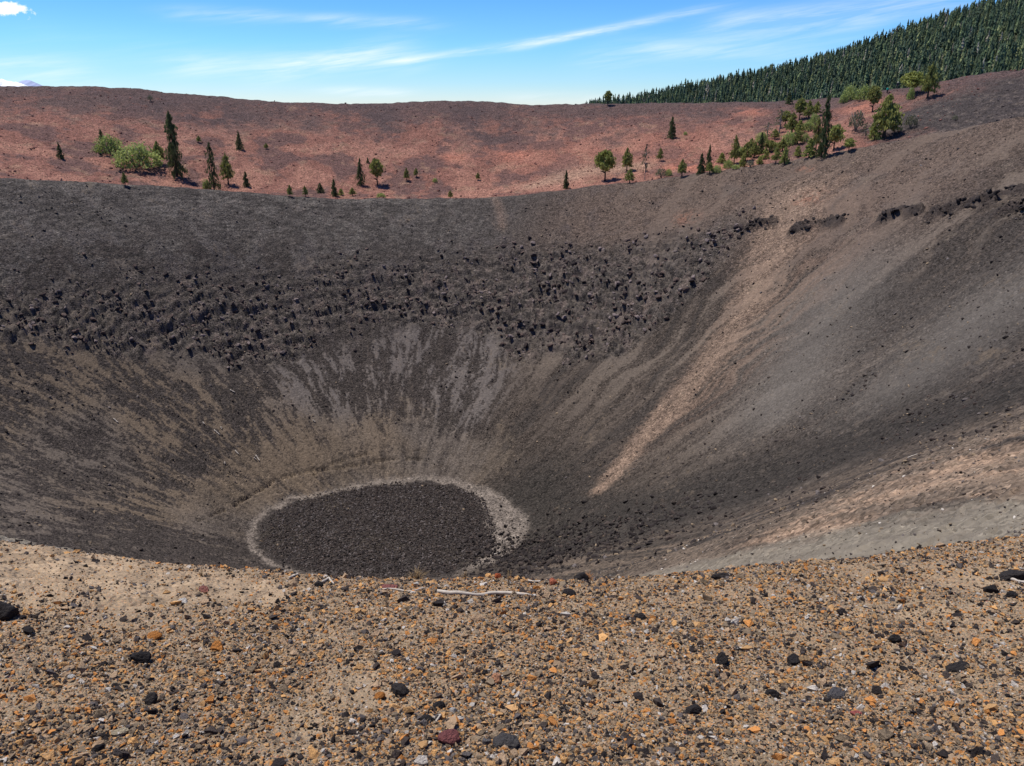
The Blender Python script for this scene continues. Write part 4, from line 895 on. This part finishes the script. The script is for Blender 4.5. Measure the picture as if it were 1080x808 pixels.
def near_hit(px, py):
    for k in range(8):
        x, y, d = raycast([px], [py + k], base_h, 1.4, 14, 220)
        if d[0] < 7.5: return x, y, d
    return x, y, d
# ------------------------------------------------------------------ single rocks one can pick out on the near rim
def rock(px, py, wpx, c, lab, hf=.75, elong=1.0, seed=0, bury=.3, porous=.0):
    x, y, d = near_hit(px, py); z = full_h(x, y)[0]
    f = y[0] * math.cos(PITCH) - z * math.sin(PITCH); R = wpx / FPX * f / 2
    rng = np.random.RandomState(seed + int(px)); import bmesh
    bm = bmesh.new(); bmesh.ops.create_icosphere(bm, subdivisions=4, radius=1)
    planes = rng.normal(size=(13, 3)); planes /= np.linalg.norm(planes, axis=1, keepdims=True); off = rng.uniform(.60, .98, 13)
    for v in bm.verts:
        p = np.array(v.co); dd = planes @ p
        k = np.min(np.where(dd > .05, off / np.maximum(dd, .05), 9)); k = min(k, 1.05)
        n = float(fbm(np.array([p[0] * 2.2 + seed]), np.array([p[1] * 2.2 + p[2] * 3.1]), 4, seed % 7)[0]); n2 = float(perlin(np.array([p[0] * 9 + p[2] * 6]), np.array([p[1] * 9 - p[2] * 4]))[0])
        v.co = Vector(p * (k * (1 + .12 * n + .03 * n2 - porous * max(0, n2)))); v.co.x *= elong; v.co.y *= .85; v.co.z *= hf
    me = bpy.data.meshes.new('rock'); bm.to_mesh(me); bm.free()
    for p in me.polygons: p.use_smooth = True
    me.materials.append(simple('rock_' + lab.split()[0], c, .22, 2.6, .92, .12)); o = link('rock', me); o.location = (x[0], y[0], z + R * hf * (.6 - bury)); o.scale = (R, R, R)
    o.rotation_euler = (rng.uniform(-.2, .2), rng.uniform(-.2, .2), rng.uniform(-.7, .7)); return tag(o, lab, 'rock', 'rocks one can pick out on the near rim')
DK = lin(62, 57, 55); BK = lin(55, 51, 50); OR = lin(196, 130, 68); TN = lin(186, 140, 108); WH = lin(212, 205, 195); RD = lin(132, 82, 80); GREY = lin(120, 116, 114)
for r in [(6, 652, 30, BK, 'angular black block cut by the left edge of the near gravel', 1.0, 1.0), (160, 741, 17, DK, 'blocky dark grey cinder lying alone in orange gravel, left', 1.0, .8),
          (150, 699, 19, BK, 'black jagged cinder left of the flat orange stone', .7, 1.2), (229, 683, 17, OR, 'pointed tan orange stone in the upper left gravel', .7, 1.1), (162, 674, 15, OR, 'flat orange stone with a black shadow right of the jagged cinder', .5, 1.3),
          (103, 789, 14, BK, 'round black cinder near the bottom left corner', .8, 1.0), (158, 794, 9, GREY, 'light grey pebble right of the round black cinder', .8, 1.0), (127, 774, 13, lin(196, 180, 150), 'flat cream stone above the round black cinder', .5, 1.4),
          (76, 714, 9, WH, 'small white stone at left among orange gravel', .7, 1.0), (524, 714, 15, lin(200, 146, 112), 'square pinkish tan stone, largest pale one in the middle', 1.0, .85), (421, 727, 20, DK, 'rounded charcoal stone in the middle left foreground', .7, 1.1),
          (474, 783, 23, RD, 'knobbly dark red porous stone at the bottom middle', .75, 1.1), (534, 792, 27, lin(84, 80, 78), 'biggest dark grey stone at the bottom middle', .7, 1.1), (514, 787, 13, GREY, 'smooth grey stone touching the biggest dark one on its left', .9, .8),
          (478, 749, 9, WH, 'small white stone above the dark red porous stone', .8, 1.0), (462, 745, 14, BK, 'black cinder just left of the small white stone, bottom middle', .7, 1.1), (451, 760, 13, BK, 'black angular cinder above the dark red stone', .7, 1.2), (761, 700, 18, BK, 'craggy black cinder in the right middle foreground', .9, .9),
          (676, 654, 15, BK, 'black hollowed cinder on a small sandy mound', .9, 1.0), (836, 699, 17, BK, 'black cinder in the right foreground left of the tan stone', .8, 1.0), (848, 696, 15, lin(170, 140, 104), 'smooth tan stone beside a black cinder, right foreground', .7, 1.0),
          (815, 733, 15, BK, 'shiny black cinder low in the right foreground', .8, 1.1), (731, 750, 17, DK, 'dark crumbly cinder low in the middle right gravel', .8, 1.0), (943, 676, 13, BK, 'round black cinder at right among dense gravel', .8, 1.0), (1010, 703, 19, DK, 'long flat dark stone at the right', .45, 1.5),
          (902, 757, 10, lin(190, 108, 98), 'small pinkish red stone at the lower right', .6, 1.3), (882, 731, 19, lin(96, 92, 92), 'slanted grey slab at the lower right', .45, 1.4), (1044, 626, 16, BK, 'black stone left of the pale stick at the right edge', .8, 1.0), (1068, 612, 24, DK, 'wide dark stone behind the pale stick at the right edge', .6, 1.2),
          (1066, 630, 14, BK, 'black stone in front of the pale stick at the right edge', .8, 1.0), (216, 623, 12, lin(150, 98, 86), 'flat brick red stone below the left lip', .5, 1.4), (192, 634, 12, WH, 'white quartz like stone left of the brick red one', .5, 1.3), (409, 619, 15, lin(146, 92, 86), 'small crimson stone at the left end of the thin twig', .5, 1.4),
          (612, 610, 17, BK, 'black stone on the lip in the middle', .8, 1.1), (583, 617, 11, lin(190, 112, 84), 'rusty pink stone just right of the long branch', .9, 1.0), (566, 620, 9, OR, 'bright orange stone touching the right tip of the long branch', 1.0, .9), (336, 617, 10, BK, 'small black stone on the lip between two bleached bits', .9, 1.0),
          (600, 628, 14, BK, 'black stone below the lip, right of the long branch', .7, 1.1), (760, 612, 17, DK, 'dark stone cluster with pale cap on the lip', .7, 1.1), (525, 612, 9, lin(196, 104, 66), 'rust orange stone on the lip above the long branch', 1.0, .9), (400, 731, 12, OR, 'orange stone left of the rounded charcoal stone', .8, 1.0)]:
    rock(*r[:5], hf=r[5], elong=r[6], seed=int(r[1]))

# ------------------------------------------------------------------ driftwood, twigs, logs
def stick(name, pts, rpx, mat, lab, cat, lift=.6, group=None, seg=9):
    """pts in view directions, laid on the ground along their path; the end radii taper"""
    x, y, d = raycast([p[0] for p in pts], [p[1] for p in pts], base_h, 60, 220, 300) if name == 'log' else [np.concatenate(k) for k in zip(*[near_hit(*p) for p in pts])]; z = full_h(x, y); n = 14
    tt = np.linspace(0, 1, len(pts)); t2 = np.linspace(0, 1, n); rg = np.random.RandomState(int(pts[0][0]) + 1)
    f = y.mean() * math.cos(PITCH) - z.mean() * math.sin(PITCH); R = rpx / FPX * f
    P = np.stack([np.interp(t2, tt, x), np.interp(t2, tt, y)], 1); zz = full_h(P[:, 0], P[:, 1]); pf = np.polyfit(t2, zz, 2); zz = np.maximum(np.polyval(pf, t2), zz - .5 * R) + .5 * R + .15 * R * np.sin(t2 * 9) + R * lift
    P = np.column_stack([P, zz]) + rg.normal(size=(n, 3)) * R * .10; o0 = P[0].copy()
    rad = R * (1 - .35 * t2) * (1 + .15 * rg.normal(size=n).clip(-1, 1)); rad[-1] *= .6; rad[0] *= .8
    v, q_, t_ = tube(P - o0, rad, seg); me = mesh_np(name, v, q_, t_); me.materials.append(mat); o = link(name, me); o.location = o0; tag(o, lab, cat, group); return o, o0, P
stick('dead_branch', [(461, 628), (498, 629), (520, 626.5), (540, 627), (561, 629)], 2.2, M_WOOD, 'long bleached grey branch lying along the lip of the near rim', 'branch')
stick('twig', [(401, 620), (418, 622), (432, 624), (449, 621)], 1.1, M_WOOD, 'thin pale twig on the lip left of the long branch', 'twig')
stick('dead_branch', [(1064, 614), (1075, 617), (1092, 619)], 1.6, M_WOOD, 'short whitish stick at the right edge of the near rim', 'branch')
stick('bleached_wood', [(306, 613), (311, 610), (315, 609)], 1.5, M_WOOD, 'left one of two whitish wood bits on the left lip', 'wood')
stick('bleached_wood', [(340, 614), (347, 612), (352, 615)], 1.4, M_WOOD, 'right one of two whitish wood bits on the left lip', 'wood')
stick('bleached_wood', [(556, 612), (562, 614), (569, 615)], 1.2, M_WOOD, 'whitish wood bit right behind the long branch', 'wood')
stick('bleached_wood', [(0, 629), (6, 627)], 1.4, M_WOOD, 'whitish wood bit at the left edge above the black block', 'wood')
LOGS = [((226, 455), (232, 460), 'longest bleached log on the dark left wall'), ((233, 451), (234, 453), 'short log stub right above the longest bleached log'), ((248, 476), (252, 480), 'slanted pale log on the left wall above the leaning pair'), ((270, 481), (274, 487), 'upright leaning pale log, rightmost on the left wall'),
        ((268, 483), (270, 485), 'stub touching the rightmost leaning pale log'), ((237, 488), (237.6, 490), 'small upright pale stub lowest on the left wall'), ((120, 442), (125, 446), 'pale log far up the left wall left of all others'), ((214, 447), (216, 449), 'short pale stub left above the longest bleached log'),
        ((243, 413), (248, 416), 'thin pale log high on the left wall'), ((520, 586), (528, 583), 'tangled bleached root piece at the foot of the crater beside the pale ring'), ((330, 444), (333, 446), 'thin pale log among dust patches on the left wall'), ((952, 511), (962, 509), 'thin pale log on the right wall above the grey fines')]
for a, b, lab in LOGS:
    stick('log', [a, b], .75, M_WOOD, lab, 'log', .7, 'bleached logs inside the crater')

# dry grass tufts on the lip
m_gr = simple('dry_grass', (0.42, 0.30, 0.16), .2, 8)
m_gr2 = simple('rusty_dry_grass', (0.46, 0.24, 0.11), .2, 8)
for (px, py, h, w, n, mat, lab) in [(537, 617, 20, 5, 16, m_gr, 'tallest thin tuft of dry straw grass behind the long branch'), (490, 612, 9, 7, 22, m_gr, 'short dry tuft on the lip left of the tallest one'), (440, 609, 10, 18, 60, m_gr, 'wide tan dry tuft on the lip above the thin twig'),
                                    (620, 609, 10, 12, 60, m_gr2, 'rusty orange dry tuft on the lip right of the long branch'), (212, 607, 9, 6, 18, m_gr, 'small straw tuft on the left lip'), (408, 640, 14, 5, 12, m_gr, 'thin straw tuft below the crimson stone')]:
    x, y, d = near_hit(px, py); z = full_h(x, y)[0]; f = y[0] * math.cos(PITCH) - z * math.sin(PITCH); rg = np.random.RandomState(px); parts = []
    H = h / FPX * f; R = w / FPX * f / 2
    for i in range(n):
        a = rg.uniform(0, 6.28); b0 = np.array([math.cos(a), math.sin(a), 0]) * R * rg.uniform(0, .5); l = H * rg.uniform(.45, 1.05); p1 = b0 * 1.6 + [0, 0, l * .5]; p2 = b0 * rg.uniform(1.5, 3.5) + [rg.normal() * R * .3, 0, l]
        parts.append(tube([b0 + [0, 0, -.02], p1, p2], [.0016, .0013, .0004], 4))
    v, q_, t_ = join(parts); me = mesh_np('dry_grass_tuft', v, q_, t_); me.materials.append(mat); o = link('dry_grass_tuft', me); o.location = (x[0], y[0], z); tag(o, lab, 'grass', 'dry grass tufts on the near rim')

# ------------------------------------------------------------------ two hikers resting on the far rim
def skin(name, joints, edges, rad, mat, parent, root=0):
    me = bpy.data.meshes.new(name); me.from_pydata(joints, edges, []); o = link(name, me, parent)
    md = o.modifiers.new('skin', 'SKIN'); md.use_smooth_shade = True
    for i, r in enumerate(rad): me.skin_vertices[0].data[i].radius = (r, r)
    me.skin_vertices[0].data[root].use_root = True
    sb = o.modifiers.new('sub', 'SUBSURF'); sb.levels = 1; sb.render_levels = 2; me.materials.append(mat); return o
M_SKIN = simple('skin', (0.50, 0.32, 0.23), .05, 20, .6); M_TEAL = simple('teal_jacket', lin(40, 205, 170), .06, 12, .8); M_TROU = simple('dark_trousers', (0.035, 0.035, 0.045), .1, 12)
M_NAVY = simple('dark_jacket', (0.03, 0.032, 0.045), .1, 12); M_HAT = simple('pale_hat', (0.72, 0.68, 0.62), .05, 12); M_HAIR = simple('brown_hair', (0.05, 0.03, 0.02), .2, 30)
def person(px, py, jacket, hat, lab, lean, face):
    x, y, d = raycast([px], [py]); 
    if d[0] > 400: x, y, d = raycast([px], [py + 3])
    z = full_h(x, y)[0]; e = empty('person', (x[0], y[0], z)); e.rotation_euler = (0, 0, face); tag(e, lab, 'person')
    J = [(0, 0, .95), (0, .01, 1.15), (0, 0, 1.38), (0, -.01, 1.50), (0, -.02, 1.62), (0, -.03, 1.72),
         (-.19, 0, 1.42), (-.27, 0, 1.15), (-.24, -.16, .95), (-.22, -.22, .90), (.19, 0, 1.42), (.28, 0, 1.16), (.25, -.15, .96), (.23, -.21, .91),
         (-.10, 0, .88), (-.12, -.03, .50), (-.12, .02, .09), (-.13, -.12, .04), (.10, 0, .88), (.13, .02 - lean, .50), (.13, .04 - lean, .09), (.14, -.10 - lean, .04)]
    E = [(0, 1), (1, 2), (2, 3), (3, 4), (4, 5), (2, 6), (6, 7), (7, 8), (8, 9), (2, 10), (10, 11), (11, 12), (12, 13), (0, 14), (14, 15), (15, 16), (16, 17), (0, 18), (18, 19), (19, 20), (20, 21)]
    R = [.14, .13, .15, .06, .10, .09, .065, .05, .038, .035, .065, .05, .038, .035, .09, .065, .045, .035, .09, .065, .045, .035]
    skin('body', J, E, R, M_SKIN, e)
    sel = [0, 1, 2, 6, 7, 8, 10, 11, 12]; mp = {k: i for i, k in enumerate(sel)}
    skin('jacket', [J[k] for k in sel], [(mp[a], mp[b]) for a, b in E if a in mp and b in mp], [R[k] + .03 for k in sel], jacket, e)
    sel = [0, 14, 15, 16, 18, 19, 20]; mp = {k: i for i, k in enumerate(sel)}
    skin('trousers', [J[k] for k in sel], [(mp[a], mp[b]) for a, b in E if a in mp and b in mp], [R[k] + .022 for k in sel], M_TROU, e)
    import bmesh
    bm = bmesh.new()
    if hat:
        bmesh.ops.create_cone(bm, cap_ends=True, segments=24, radius1=.20, radius2=.19, depth=.02); bmesh.ops.create_uvsphere(bm, u_segments=20, v_segments=10, radius=.115)
        me = bpy.data.meshes.new('hat'); bm.to_mesh(me); me.materials.append(M_HAT); o = link('hat', me, e); o.location = (0, -.03, 1.74)
    else:
        bmesh.ops.create_uvsphere(bm, u_segments=20, v_segments=12, radius=.118); me = bpy.data.meshes.new('hair'); bm.to_mesh(me); me.materials.append(M_HAIR); o = link('hair', me, e); o.location = (0, .02, 1.70)
    bm.free()
    return e
person(935.5, 95.5, M_TEAL, False, 'hiker in a bright teal jacket standing on the far rim', .05, .3)
person(946, 94, M_NAVY, True, 'hiker in dark clothes with a pale hat right of the teal jacket', .0, -.4)
print('objects', len(bpy.data.objects))
